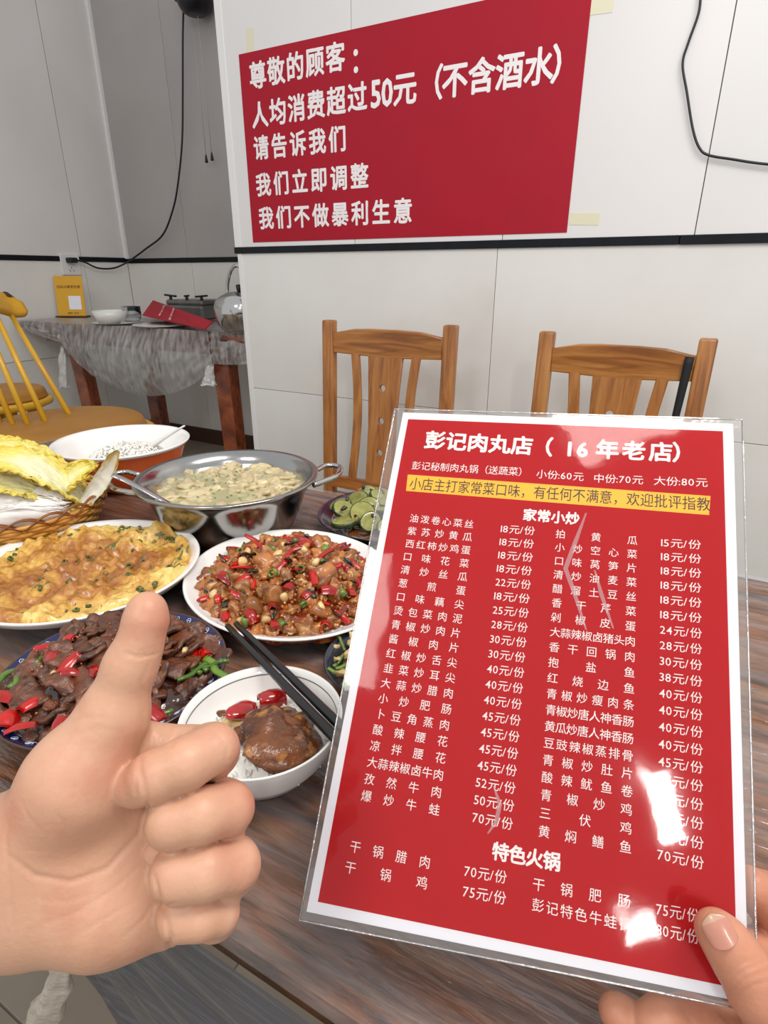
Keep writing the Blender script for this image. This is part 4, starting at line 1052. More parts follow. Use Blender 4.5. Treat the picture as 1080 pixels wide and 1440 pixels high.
M_verm = mat('vermicelli', (246, 244, 240), .35, coat=.2)
vc = onz(30, 716, TZ+.058)
vb = link('vermicelli_bundle', blob_me(91, (.074, .046, .036), .14, 1.2, 4, .03, 5), M_verm, loc=vc)
tag(vb, 'white bundle of soaked vermicelli in front of the cabbage in the basket', 'noodles')
V, Fc = [], []
for k in range(150):
    a0 = rng.uniform(0, PI); ph = rng.uniform(-1, 1); pa = []
    for i in range(12):
        t = -1.2+2.4*i/11; x = math.sin(t)*.95; y = ph*math.cos(t*.9)*.9+.1*noise.noise(Vector((t, k, 2)))
        rr = math.sqrt(max(0, 1-min(1, (x*x+y*y)))); c, s_ = math.cos(a0*.25-.3), math.sin(a0*.25-.3)
        pa.append(Vector((.076*(x*c-y*s_), .048*(x*s_+y*c), .0375*rr+.0006+.0012*noise.noise(Vector((t*2, k, 5))))))
    tube_data(pa, .0006, 4, V, Fc)
stuff(link('vermicelli_strands', mesh('strands', V, Fc), M_verm, vb))

# ================================================================== WOODEN CHAIRS AGAINST THE WALL
M_chair = wood_mat('chair_wood', (132, 78, 30), (166, 104, 44), (184, 126, 62), .35, 3, 25, coat=.25, grain=.22, sz=30)
M_chairv = wood_mat('chair_wood_upright', (132, 78, 30), (166, 104, 44), (184, 126, 62), .35, 30, 25, coat=.25, grain=.22, sz=3)
def extr_poly(name, outline, holes, t, m, parent, loc=(0, 0, 0), bevel=.0025):
    """outline in local x,z; thickness along y"""
    cu = bpy.data.curves.new('p', 'CURVE'); cu.dimensions = '2D'; cu.fill_mode = 'BOTH'; cu.extrude = t/2-bevel; cu.bevel_depth = bevel; cu.bevel_resolution = 1; cu.offset = -bevel
    for pl in [outline]+holes:
        sp_ = cu.splines.new('POLY'); sp_.points.add(len(pl)-1); sp_.use_cyclic_u = True
        for p, q in zip(sp_.points, pl): p.co = (q[0], q[1], 0, 1)
    o = bpy.data.objects.new('p', cu); COL.objects.link(o)
    me = bpy.data.meshes.new_from_object(o.evaluated_get(bpy.context.evaluated_depsgraph_get()))
    bpy.data.objects.remove(o); me.transform(Matrix.Rotation(PI/2, 4, 'X')); me.materials.clear()
    return link(name, me, m, parent, smooth=False, loc=loc)
def circ(x, z, r, n=20): return [(x+r*math.cos(2*PI*i/n), z+r*math.sin(2*PI*i/n)) for i in range(n)]
def slab_path(name, pts, w, t, m, parent):
    """a slat following pts (x,y,z), width w along x, thickness t along y"""
    V, Fc = [], []; P = smooth_path(pts, 5); n = len(P)
    for p in P:
        for sx, sy in ((-1, -.6), (-.85, -1), (.85, -1), (1, -.6), (1, .6), (.85, 1), (-.85, 1), (-1, .6)): V.append(p+Vector((sx*w/2, sy*t/2, 0)))
    for i in range(n-1):
        for k in range(8): l = (k+1) % 8; Fc.append((i*8+k, i*8+l, (i+1)*8+l, (i+1)*8+k))
    Fc.append(tuple(range(8))[::-1]); Fc.append(tuple((n-1)*8+k for k in range(8)))
    return link(name, mesh(name, V, Fc), m, parent, smooth=False)
def make_chair(u0, u1, d, ztop, zs, label, rot=ROT):
    W = u1-u0; cu_ = (u0+u1)/2
    c = thing('wooden_chair', label, 'chair', wal(cu_, d, 0), rot)
    H = ztop; pw = .042; pd = .034
    for s_ in (-1, 1):
        x = s_*(W/2-pw/2)
        bm = bmesh.new()
        sec = [(0, -.03), (.45, 0), (H-.02, .03), (H, .032)]
        r = box_bm(bm, (x, 0, H/2), (pw, pd, H), bevel=.006, seg=3)
        for v in bm.verts: v.co.y += .05*max(0, (v.co.z-.45)/(H-.45))-.05
        link('rear_post', bm_mesh(bm), M_chairv, c, True)
        box('front_leg', (x, -.40, .155), (.04, .04, .31), M_chairv, c, .004)
        box('side_rail', (x, -.22, .285), (.024, .36, .05), M_chair, c, .003)
    xi = W/2-pw
    yb = lambda z: .05*max(0, (z-.45)/(H-.45))-.05
    zt1, zt0, zl1, zl0, hp_ = zs
    ol = [(-xi, zt0+.006), (-xi, zt1-.014)]+[(-xi*.62, zt1), (-xi*.3, zt1+.003), (xi*.25, zt1+.003), (xi*.60, zt1)]+[(xi, zt1-.014), (xi, zt0+.006), (0, zt0-.002)]
    extr_poly('top_rail', ol, [], .024, M_chair, c, (0, yb(zt1)-.002, 0), .003)
    box('lower_rail', (0, yb(zl1), (zl0+zl1)/2), (2*xi+.004, .02, zl1-zl0), M_chair, c, .003)
    # centre splat with holes
    wt, wm = .063, .054
    ol = [(-wt, zt0+.01), (wt, zt0+.01), (wt-.013, (zt0+zl1)/2+.03), (wm-.002, zl1-.004), (-wm, zl1-.004), (-wm+.002, (zt0+zl1)/2-.02), (-wt+.008, (zt0+zl1)/2+.05)]
    hz = [zt0-hp_*k_ for k_ in (.86, 1.82, 2.78)]
    sp_ = extr_poly('splat', ol, [circ(-.004, z, .0108) for z in hz], .014, M_chairv, c, (0, (yb(zt0)+yb(zl1))/2, 0), .0015)
    sp_.rotation_euler.x = -math.atan(.05/(H-.45)); sp_.location = Vector((0, (yb(zt0)+yb(zl1))/2, 0)); zc_ = (zt0+zl1)/2
    sp_.location.y -= 0; sp_.location.z = zc_*(1-math.cos(sp_.rotation_euler.x)); sp_.location.y += zc_*math.sin(sp_.rotation_euler.x)*-1*-1 if False else -zc_*math.sin(-sp_.rotation_euler.x)
    for s_ in (-1, 1):
        pts = [Vector((s_*(.112-.016*math.sin(PI*k/4)), yb(zt0-(zt0-zl1)*k/4)-.002, zt0+.008-(zt0-zl1+.012)*k/4)) for k in range(5)]
        slab_path('slat', pts, .030, .014, M_chairv, c)
    box('seat', (0, -.21, .322), (W+.01, .43, .026), M_chair, c, .006)
    box('front_rail', (0, -.40, .28), (W-.08, .024, .05), M_chair, c, .003)
    return c
DC = 1.95*.8746
ca = [u_at(457, 470, DC), u_at(643, 480, DC)]
za = onn(550, 452, DC-.0).z
Zc = lambda x, y: onn(x, y, DC).z
c1 = make_chair(ca[0], ca[1], DC, onn(470, 450, DC).z, (Zc(550, 465), Zc(550, 503), Zc(510, 667), Zc(510, 683), Zc(545, 543)-Zc(545, 590)), 'brown wooden slat-back chair at the white wall, left of the menu and beside the pot')
cb_ = [u_at(757, 500, DC), u_at(1006, 500, DC)]
c2 = make_chair(cb_[0], cb_[1], DC, onn(775, 466, DC).z, (Zc(880, 487), Zc(880, 532), Zc(880, 730), Zc(880, 748), Zc(545, 543)-Zc(545, 590)), 'brown wooden slat-back chair at the white wall, behind the top right of the menu')
print('CHAIR', ca[1]-ca[0], cb_[1]-cb_[0], c1.location, c2.location)
# black strap on the second chair
u_ = cb_[1]-.055
bm = bmesh.new()
V, Fc = [], []
pz = onn(985, 500, DC).z
for i in range(14):
    t = i/13; w = .011-.003*t
    z = pz-.002-t*.24; y = DC-.022-.018*t
    for s_ in (-1, 1): V.append(wal(u_+s_*w-.010*t, y, z))
for i in range(13): Fc.append((2*i, 2*i+1, 2*i+3, 2*i+2))
me = mesh('strap', V, Fc); b2 = bmesh.new(); b2.from_mesh(me); bmesh.ops.solidify(b2, geom=b2.faces[:], thickness=.0025); b2.to_mesh(me); b2.free()
tag(link('strap', me, mat('strap_black', (20, 20, 24), .7), None), 'black strap hanging beside the right post of the right wooden chair', 'strap')

# ================================================================== ALCOVE TABLE AND WHAT STANDS ON IT
BT = CZ-.2395                     # its top
NF = onz(200, 461, BT).dot(NW)   # front edge
UA = onz(35, 450, BT).dot(UW); UB = UA+1.95
M_red_wood = wood_mat('red_brown_wood', (88, 36, 16), (132, 62, 28), (160, 84, 42), .3, 4, 22, coat=.4, grain=.4)
NBk = min(DB-.02, NF+.55)
bt = thing('side_table', 'red-brown wooden table under cloudy plastic in the alcove at left', 'table', wal((UA+UB)/2, (NF+NBk)/2, 0), ROT)
BW, BD = UB-UA, NBk-NF
box('tabletop', (0, 0, BT-.02), (BW, BD, .04), M_red_wood, bt, .008)
def leg_at(px, py, n, w, lean=0):
    p = onn(px, py, n); return p.dot(UW)
for (px, n, ln) in ((117, NF+.07, .05), (318, NF+.07, .02), (213, NBk-.1, .03)):
    uu = leg_at(px, 530, n, .05); bm = bmesh.new()
    box_bm(bm, (0, 0, 0), (.088, .07, BT-.04), bevel=.006)
    for v in bm.verts:
        k = .5-v.co.z/(BT-.04); v.co.x *= 1.12-.22*k; v.co.x += ln*k
    link('leg', bm_mesh(bm), M_red_wood, bt, False, loc=(uu-(UA+UB)/2, n-(NF+NBk)/2, (BT-.04)/2))
box('apron', (0, -BD/2+.07, BT-.075), (BW-.25, .02, .07), M_red_wood, bt, .003)
btc = thing('plastic_tablecloth', 'cloudy thin plastic sheet sagging over the alcove table and knotted round its legs', 'tablecloth', wal((UA+UB)/2, (NF+NBk)/2, BT), ROT)
cx, cn = (UA+UB)/2, (NF+NBk)/2
M_bsheet = film('alcove_film', .05, .30, (206, 196, 190), .35, .6, 14, (3, 8, 6), .002, hazevar=.3, hscale=5)
M_bdrape = film('alcove_drape', .05, .55, (206, 204, 202), .4, .7, 20, (9, 2, 2.5), .003, hazevar=.33, hscale=5)
V, Fc = [], []; nu, nv = 60, 24
for j in range(nv+1):
    for i in range(nu+1):
        u = UA-.006+(BW+.012)*i/nu; n = NF-.006+(BD+.006)*j/nv
        V.append((u-cx, n-cn, .0015+.001*noise.noise(Vector((u*9, n*9, 0)))))
for j in range(nv):
    for i in range(nu): k = j*(nu+1)+i; Fc.append((k, k+1, k+nu+2, k+nu+1))
link('sheet', mesh('sheet', V, Fc), M_bsheet, btc)
k1, k2 = u_at(88, 487, NF), u_at(300, 512, NF)
swag(k1, k2, .21, NF-.004, btc, M_bdrape, .003, cx, cn, 11, .06, .10, .145)
swag(UA, k1, .01, NF-.004, btc, M_bdrape, .003, cx, cn, 12, .02, .03, .10, nx=30)
swag(k2, UB, .01, NF+.004, btc, M_bdrape, .003, cx, cn, 13, .0, .145, .09, nx=40)
M_kn2 = mat('knot_plastic_grey', (206, 204, 200), .4, sss=.2, col2=(184, 182, 178), nscale=30, bump=1, bscale=50, bdist=.006)
for (x, y, x2, y2, r) in ((88, 490, 90, 546, .024), (296, 516, 293, 542, .028)):
    A, B = onn(x, y, NF-.05), onn(x2, y2, NF-.06)
    knot(A, [A+Vector((0, 0, .01)), A.lerp(B, .3)-UW*.004, A.lerp(B, .7), B], r, btc, M_kn2, x)
    
def on_bt(px, py, lift=0): return onz(px, py, BT+.003+lift)
# payment / ordering stand (its code panel left plain)
M_sy = mat('stand_yellow', (224, 168, 36), .4); M_base = mat('stand_base', (70, 50, 36), .5)
A, B, C_, D_ = [onn(x, y, 0) if 0 else None for x, y in ((0, 0),)]*4
b0 = on_bt(102, 446); b0 = C0+(b0-C0)*min(1, (UL+.075)/(b0.dot(UW))); s0 = (b0-C0).dot(Vector((0, CT, -ST)))
def sp3(px, py, s=None): return atd(px, py, s or s0)
st_ = thing('ordering_stand', 'yellow upright ordering stand on the alcove table under the socket', 'sign', b0)
def slab4(name, pts, t, m, parent, nrm=None):
    n_ = (pts[1]-pts[0]).cross(pts[2]-pts[0]).normalized(); n_ = n_ if n_.dot(C0-pts[0]) > 0 else -n_
    a = pts; b = [p-n_*t for p in pts]
    return put(link(name, mesh(name, a+b, [(0, 3, 2, 1), (4, 5, 6, 7), (0, 1, 5, 4), (1, 2, 6, 5), (2, 3, 7, 6), (3, 0, 4, 7)]), m, smooth=False), parent), n_
wdt = 39/F*s0; e1 = Vector((1, 0, 0)); e1 = (sp3(119, 445)-sp3(84, 445)).normalized(); e1.z = 0; e1.normalize()
hgt = onn(0, 0, 1) and (on_bt(102, 445)-C0).length*0+.155
p0 = b0-e1*wdt/2; up = Vector((-.0, .12, 1)).normalized()
hgt = 53/F*s0*1.02
pts = [p0, p0+e1*wdt, p0+e1*wdt+up*hgt, p0+up*hgt]
_, nst = slab4('board', pts, .003, M_sy, st_)
def sb(a, b, l=.0008): return p0+e1*(wdt*a)+up*(hgt*b)+nst*l
slab4('white_panel', [sb(.44, .19), sb(.88, .19), sb(.88, .52), sb(.44, .52)], .0004, M_card, st_)
M_sd = mat('stand_ink', (96, 40, 20), .6)
for s, a, b, w, z in ((STAND[0].replace(' ', ''), .08, .74, .84, .0175), (STAND[1], .36, .10, .40, .013)):
    V, Fc = [], []; text_row(V, Fc, s, OM, sb(a, b), e1, up, z, width=wdt*w, nrm=nst, lift=.0004); put(link('lettering', mesh('l', V, Fc), M_sd, smooth=False), st_)
put(box('base', b0+Vector((0, .01, .004)), (wdt*1.12, .06, .008), M_base, bevel=.002), st_)
# bowl, saucer, glass
def small_lathe(name, prof, m, loc, seg=40, **k): return lathe(name, prof, m, loc=loc, seg=seg, **k)
q = on_bt(170, 455); dd = (q-C0).length
pxm = 1.0/F*(q-C0).dot(Vector((0, CT, -ST)))
M_ch2 = mat('china_cream', (226, 226, 220), .2, coat=.4)
o = small_lathe('saucer', [(0, .003), (24*pxm, .003), (24*pxm, 0), (26*pxm, 0), (34*pxm, .008), (34*pxm, .010), (25*pxm, .005), (0, .005)], M_ch2, on_bt(166, 455)); tag(o, 'white saucer under the small bowl and glass on the alcove table', 'saucer')
o = small_lathe('small_bowl', [(0, .002), (15*pxm, .002), (15*pxm, 0), (16*pxm, 0), (20*pxm, 7*pxm), (23*pxm, 16*pxm), (22.4*pxm, 16*pxm), (19*pxm, 7*pxm), (14*pxm, .006), (0, .006)], M_ch2, on_bt(157, 454, .010)); tag(o, 'small white bowl stacked on a saucer on the alcove table', 'bowl')
M_glass = mat('glass', (240, 244, 246), .03, trans=1)
o = small_lathe('drinking_glass', [(0, 0), (10*pxm, 0), (12.5*pxm, 8*pxm), (12.5*pxm, 20*pxm), (12*pxm, 20*pxm), (11.8*pxm, 8*pxm), (9.5*pxm, .004), (0, .004)], M_glass, on_bt(187, 452, .010)); tag(o, 'clear drinking glass beside the small white bowl on the saucer', 'glass')
o = small_lathe('side_plate', [(0, .003), (24*pxm, .003), (24*pxm, 0), (26*pxm, 0), (37*pxm, .010), (37*pxm, .012), (25*pxm, .005), (0, .005)], M_ch2, on_bt(228, 459)); tag(o, 'white plate under the folded red menu on the alcove table', 'plate')
# gas stove / steel pan with lid handles
sv = on_bt(243, 452); sv2 = sv+NW*.20
stv = thing('table_stove', 'grey metal table stove behind the small red menu on the alcove table', 'stove', sv2)
M_dull = mat('stove_grey', (128, 128, 124), .35, metal=.7, col2=(108, 108, 104), nscale=10)
put(box('stove_body', sv2+Vector((0, 0, .042)), (84*pxm, .26, .075), M_dull, bevel=.012, rot=(0, 0, ROT)), stv)
put(box('stove_lid', sv2+Vector((0, 0, .092)), (76*pxm, .22, .03), M_dull, bevel=.012, rot=(0, 0, ROT)), stv)
for dx in (-34, 0, 30):
    b_ = sv2+UW*(dx*pxm)-NW*.08+Vector((0, 0, .105))
    put(lathe('knob_post', [(0, .018), (.008, .018), (.009, 0), (0, 0)], M_black, loc=b_, seg=12), stv)
    put(box('knob_bar', b_+Vector((0, 0, .022)), (.085 if dx else .03, .02, .010), M_black, bevel=.004, rot=(0, .08*(1 if dx < 0 else -1), ROT)), stv)
# small red menu lying tilted
P4_ = [sp3(x, y, s) for x, y, s in ((217, 424, s0*.965), (297, 452, s0*.90), (289, 461, s0*.885), (199, 437, s0*.935))]
sm = thing('small_menu', 'small red folded menu with white lettering leaning on plates on the alcove table', 'menu', P4_[0])
P4_ = [onz(215, 422, BT+.095), onz(299, 452, BT+.045), onz(288, 463, BT+.016), onz(200, 443, BT+.05)]
_, n4 = slab4('cover', P4_, .004, M_red, sm)
ex4 = (P4_[3]-P4_[0]).normalized(); ey4 = (P4_[1]-P4_[0]).normalized()
for i, s in enumerate(CARD2):
    V, Fc = [], []; o_ = P4_[0].lerp(P4_[1], .30-.16*i*-1)+ex4*.01
    text_row(V, Fc, s, OM, P4_[0].lerp(P4_[1], .26+.17*i)+ex4*.012, ex4, ey4, .036, width=(P4_[3]-P4_[0]).length*.7, nrm=n4, lift=.001)
    put(link('lettering', mesh('l', V, Fc), M_ink, smooth=False), sm)
# kettle
kb = on_bt(341, 467); pk = 1.0/F*(kb-C0).dot(Vector((0, CT, -ST)))
kt = thing('kettle', 'round steel kettle with an arched handle half hidden by the white wall edge', 'kettle', kb)
R_ = 36*pk
put(lathe('kettle_body', spow([(0, .002), (R_*.62, .002), (R_*.9, R_*.35), (R_, R_*.8), (R_*.88, R_*1.2), (R_*.5, R_*1.42), (R_*.35, R_*1.46), (0, R_*1.5)], 4), M_handle, loc=kb, seg=48), kt)
put(lathe('lid_knob', [(0, .03), (.012, .026), (.010, .008), (.006, 0), (0, 0)], M_black, loc=kb+Vector((0, 0, R_*1.48)), seg=16), kt)
hp = [kb+UW*(R_*math.cos(a)*.62)+Vector((0, 0, R_*1.15+R_*1.25*math.sin(a))) for a in [PI*i/12 for i in range(13)]]
put(tube('kettle_handle', hp, .008, M_handle, seg=8), kt)
put(tube('spout', [kb+UW*R_*.7+Vector((0, 0, R_*.9)), kb+UW*R_*1.3+Vector((0, 0, R_*1.4)), kb+UW*R_*1.5+Vector((0, 0, R_*1.6))], [.02, .014, .011], M_handle, seg=12), kt)

# ================================================================== YELLOW CHAIRS
M_yw = mat('yellow_paint', (212, 164, 36), .35, col2=(200, 150, 28), nscale=8, coat=.2)
M_ycush = mat('ochre_cushion', (164, 112, 32), .5, col2=(152, 102, 26), nscale=10, bump=.2, bscale=60)
M_wear = mat('worn_dark', (60, 40, 28), .7)
def yellow_chair(c, R, label, back=None):
    t = thing('yellow_chair', label, 'chair', (c.x, c.y, 0))
    zs = c.z
    lathe('seat', [(0, zs-.035), (R*.9, zs-.035), (R*1.0, zs-.028), (R*1.02, zs-.012), (R*.98, zs-.006), (0, zs-.006)], M_yw, t, seg=64)
    lathe('cushion', spow([(0, zs-.006), (R*.84, zs-.006), (R*.9, zs+.008), (R*.86, zs+.026), (R*.7, zs+.032), (0, zs+.034)], 3), M_ycush, t, seg=64)
    for k in range(4):
        a = PI/4+k*PI/2
        tube('leg', [Vector((R*.55*math.cos(a), R*.55*math.sin(a), zs-.03)), Vector((R*.85*math.cos(a), R*.85*math.sin(a), 0.0))], [.02, .016], M_yw, t, 10)
    return t
ZY = CZ-.42
yc = (onz(118, 571, ZY+.02)+onz(62, 640, ZY+.02))/2; yc.z = ZY
yc = Vector((onz(97, 604, ZY).x, onz(97, 604, ZY).y, ZY))
yR = (onz(219, 595, ZY)-onz(-30, 610, ZY)).length/2*.98
y1 = yellow_chair(yc, yR, 'yellow spindle-back chair with a round ochre cushion at the left edge')
sbx = [((108, 601), (12, 437), 1.92), ((73, 612), (-12, 430), 1.80), ((47, 616), (-34, 424), 1.74), ((26, 616), (-56, 418), 1.70), ((8, 613), (-80, 412), 1.66)]
sdc = yc
tops = []
for i, (a, b, s) in enumerate(sbx):
    A = onz(a[0], a[1], ZY-.008); B = atd(b[0], b[1], A.y/.95*.93)
    tops.append(B); o = put(tube('spindle', [A, A.lerp(B, .5), B], [.0078, .0078, .007], M_yw, seg=10), y1)
e0 = tops[0]; dr = (tops[0]-tops[3]).normalized(); 
V, Fc = [], []
ctr = smooth_path([e0+dr*.055, tops[0], tops[1], tops[2], tops[3], tops[4]], 5); n = len(ctr); upv = (tops[0]-onz(108, 601, ZY)).normalized()
for i, p in enumerate(ctr):
    k = min(1, (i+1.2)/5)
    t_ = (ctr[min(i+1, n-1)]-ctr[max(i-1, 0)]).normalized(); nn = t_.cross(upv).normalized()
    for sx, sy in ((-1, -.4), (-.7, -1), (.7, -1), (1, -.4), (1, .4), (.7, 1), (-.7, 1), (-1, .4)): V.append(p+upv*(.0+sx*.037*k**.4+.022)+nn*(sy*.015))
for i in range(n-1):
    for k in range(8): l = (k+1) % 8; Fc.append((i*8+k, i*8+l, (i+1)*8+l, (i+1)*8+k))
Fc.append(tuple(range(8))[::-1]); Fc.append(tuple((n-1)*8+k for k in range(8)))
put(link('top_rail', mesh('rail', V, Fc), M_yw), y1)
ywc = onz(18, 568, ZY); y2c = Vector((ywc.x-.05, ywc.y+.02, ZY))
y2 = yellow_chair(y2c+(Vector((y2c.x, y2c.y, 0)).normalized()*.12), yR*.72, 'second yellow seat with an ochre cushion, partly behind the spindle-back chair')
print('YELLOW', UA, UB, k1, k2, NF, NBk)

# ================================================================== HANDS
def skin_mat(name, c1, c2, c3):
    m = mat(name, c1, .42, col2=c2, nscale=14, ndetail=5, lo=.35, hi=.7, sss=.28, col3=c3, cscale=30, c3=(.5, .75), bump=.35, bscale=420, bdist=.0006, spec=.4)
    return m
M_skin = skin_mat('skin_palm', (196, 148, 120), (206, 162, 134), (188, 128, 104))
M_skin2 = skin_mat('skin_back', (188, 128, 100), (200, 142, 114), (176, 112, 88))
def hand_mesh(name, z0, sc, prims, creases, bounds, res, mt, px_detail=True):
    """prims: list of (group, chain of ((px,py,dz), r)) in pixel-sized units at distance z0; groups blend tightly inside, softly across by k"""
    x0, x1, y0, y1, d0, d1 = bounds
    def P(p):
        z = z0+p[2]*sc; return ((p[0]-540)*z/F, (720-p[1])*z/F, z)
    lo = np.array([(x0-540)*sc, (720-y1)*sc, z0+d0*sc]); hi = np.array([(x1-540)*sc, (720-y0)*sc, z0+d1*sc])
    nn = np.ceil((hi-lo)/res).astype(int)+1
    ax = [lo[i]+res*np.arange(nn[i]) for i in range(3)]
    G = np.stack(np.meshgrid(*ax, indexing='ij'), -1).astype(np.float32)
    D = None
    for k, ch, kin in prims:
        pts = [(P(p), r*sc) for p, r in ch]
        if len(pts) == 1: pts = pts*2
        d = chain(G, pts, kin*sc)
        D = d if D is None else smin(D, d, k*sc)
    V, Q_ = surfnet(D, lo, res); V = relax(V, Q_, 4)
    # normals for crease carving
    a, b, c, d = [V[Q_[:, i]] for i in range(4)]
    fn = np.cross(c-a, d-b); N_ = np.zeros_like(V)
    for i in range(4): np.add.at(N_, Q_[:, i], fn)
    N_ /= np.linalg.norm(N_, axis=1)[:, None]+1e-9
    if (N_*(V-V.mean(0))).sum() < 0: N_ = -N_; Q_ = Q_[:, ::-1]
    px = 540+V[:, 0]/V[:, 2]*F; py = 720-V[:, 1]/V[:, 2]*F
    front = np.clip(-N_[:, 2]*2, 0, 1)
    off = np.zeros(len(V))
    for pl, w, dep in creases:
        best = np.full(len(V), 1e9); fade = np.zeros(len(V)); nseg = len(pl)-1
        for i, (A, B) in enumerate(zip(pl[:-1], pl[1:])):
            ab = np.array(B, float)-A; t = np.clip(((px-A[0])*ab[0]+(py-A[1])*ab[1])/(ab@ab), 0, 1)
            dd = np.hypot(px-A[0]-t*ab[0], py-A[1]-t*ab[1]); g = (i+t)/nseg; m_ = dd < best
            best = np.where(m_, dd, best); fade = np.where(m_, np.sin(np.pi*np.clip(g*.9+.05, 0, 1))**.5, fade)
        off -= dep*sc*np.exp(-(best/w)**2)*fade*front
    V = V+N_*off[:, None]
    W = cam2world(V)
    me = mesh(name, W.tolist(), Q_.tolist())
    return me
# ---- thumbs-up hand
zh = .232; sh = zh/F
PR_ = [
 # forearm and wrist (first in list)
 (40, [((-330, 1232, 40), 108), ((-120, 1240, 34), 92), ((20, 1232, 30), 84)], 30),
 (60, [((-200, 1285, 34), 66), ((20, 1276, 20), 66)], 30),
 (60, [((-200, 1195, 30), 62), ((20, 1188, 20), 60)], 30),
 # thenar mound and thumb
 (60, [((60, 1178, -2), 72), ((112, 1095, -12), 66), ((160, 1010, -6), 44)], 40),
 (26, [((158, 1006, -6), 43), ((184, 935, -10), 32), ((197, 905, -10), 28.5)], 24),
 (14, [((197, 905, -10), 28.5), ((205, 872, -9), 28.5), ((207, 857, -7), 25.5)], 14),
 # palm centre and heel
 (55, [((70, 1262, 8), 74), ((150, 1272, 14), 70), ((232, 1278, 32), 50)], 40),
 (50, [((110, 1180, 30), 66), ((200, 1130, 55), 60), ((262, 1085, 66), 48)], 40),
 (50, [((120, 1230, 30), 70), ((235, 1210, 62), 62)], 40),
 (20, [((170, 1040, 30), 30), ((250, 1055, 45), 36)], 20),
 # back of the hand: proximal phalanges running back from the knuckles
 (14, [((268, 1062, 78), 44), ((298, 1056, 22), 37), ((302, 1052, -8), 33)], 14),
 (10, [((280, 1135, 84), 46), ((315, 1138, 24), 39), ((322, 1137, -8), 35)], 14),
 (10, [((285, 1212, 84), 46), ((325, 1218, 24), 39), ((330, 1217, -8), 36)], 14),
 (10, [((270, 1278, 76), 40), ((302, 1286, 20), 32), ((308, 1285, -6), 28)], 14),
]
FIN = [  # curled middle and end joints, kept apart by tight blends
 (2.2, [((302, 1052, -8), 34), ((262, 1073, -38), 34), ((216, 1093, -46), 33), ((192, 1105, -34), 27), ((183, 1109, -30), 22)], 10),
 (2.2, [((322, 1137, -8), 35.5), ((282, 1146, -36), 34.5), ((243, 1155, -40), 34), ((232, 1160, -8), 29)], 10),
 (2.2, [((330, 1217, -8), 36), ((288, 1224, -34), 36), ((252, 1229, -36), 36), ((240, 1226, -4), 29)], 10),
 (2.2, [((308, 1285, -6), 28.5), ((282, 1288, -24), 29), ((254, 1289, -26), 29), ((240, 1282, 0), 25)], 10),
 (3, [((182, 1110, -34), 15.5), ((177, 1111, -30), 14)], 6),
 (3, [((217, 1200, -16), 15)], 6),
]
CR = [
 ([(176, 918), (192, 923), (208, 923), (224, 918)], 2.6, 2.6), ([(184, 911), (200, 916), (220, 912)], 2, 1.2), ([(203, 1000), (198, 960), (212, 930)], 3, 1.0),
 ([(15, 1205), (50, 1232), (100, 1240), (150, 1222), (196, 1172)], 3.4, 3.2), ([(196, 1172), (208, 1130), (196, 1080), (200, 1040), (203, 1000)], 4, 3.2),
 ([(60, 1300), (110, 1282), (160, 1250), (200, 1215)], 2.2, 1.3), ([(100, 1320), (150, 1290), (200, 1262)], 2.2, 1.2), ([(40, 1262), (90, 1268), (140, 1255)], 2, .9),
 ([(236, 1300), (239, 1318), (238, 1334)], 3.0, 4.0), ([(216, 1228), (224, 1265), (236, 1300)], 3, 3), ([(170, 1320), (200, 1296), (215, 1270)], 2, 1.4),
 ([(208, 1015), (214, 1035), (212, 1058)], 2.6, 3.4), ([(222, 1013), (230, 1030), (224, 1052)], 2.4, 3), ([(262, 1018), (248, 1032), (240, 1050)], 2.4, 2.6), ([(240, 1014), (238, 1030), (232, 1046)], 2.2, 2.2),
 ([(16, 1130), (8, 1180), (14, 1250), (22, 1330)], 3, 1.6), ([(28, 1120), (40, 1150), (60, 1170)], 2, .8), ([(96, 1020), (120, 1008), (150, 1012)], 2, .8), ([(110, 1034), (140, 1024), (166, 1030)], 2, .8),
 ([(100, 1100), (124, 1130), (132, 1170)], 2.5, .8), ([(70, 1130), (90, 1160), (94, 1196)], 2.5, .8), ([(130, 1080), (156, 1110), (166, 1150)], 2.5, .7),
 ([(246, 1270), (230, 1276)], 2, 2), ([(302, 1028), (320, 1050), (316, 1078)], 3, .8), ([(194, 1085), (190, 1110), (196, 1130)], 3, 2.2),
]
me = hand_mesh('hand', zh, sh, PR_+FIN, CR, (-420, 400, 800, 1380, -110, 150), .00105, M_skin)
arm = thing('hand', 'bare hand giving a thumbs-up, palm side forward, at the left of the frame', 'hand', tuple(atd(-150, 1240, zh+.01)))
put(link('palm_and_fingers', me, M_skin), arm)

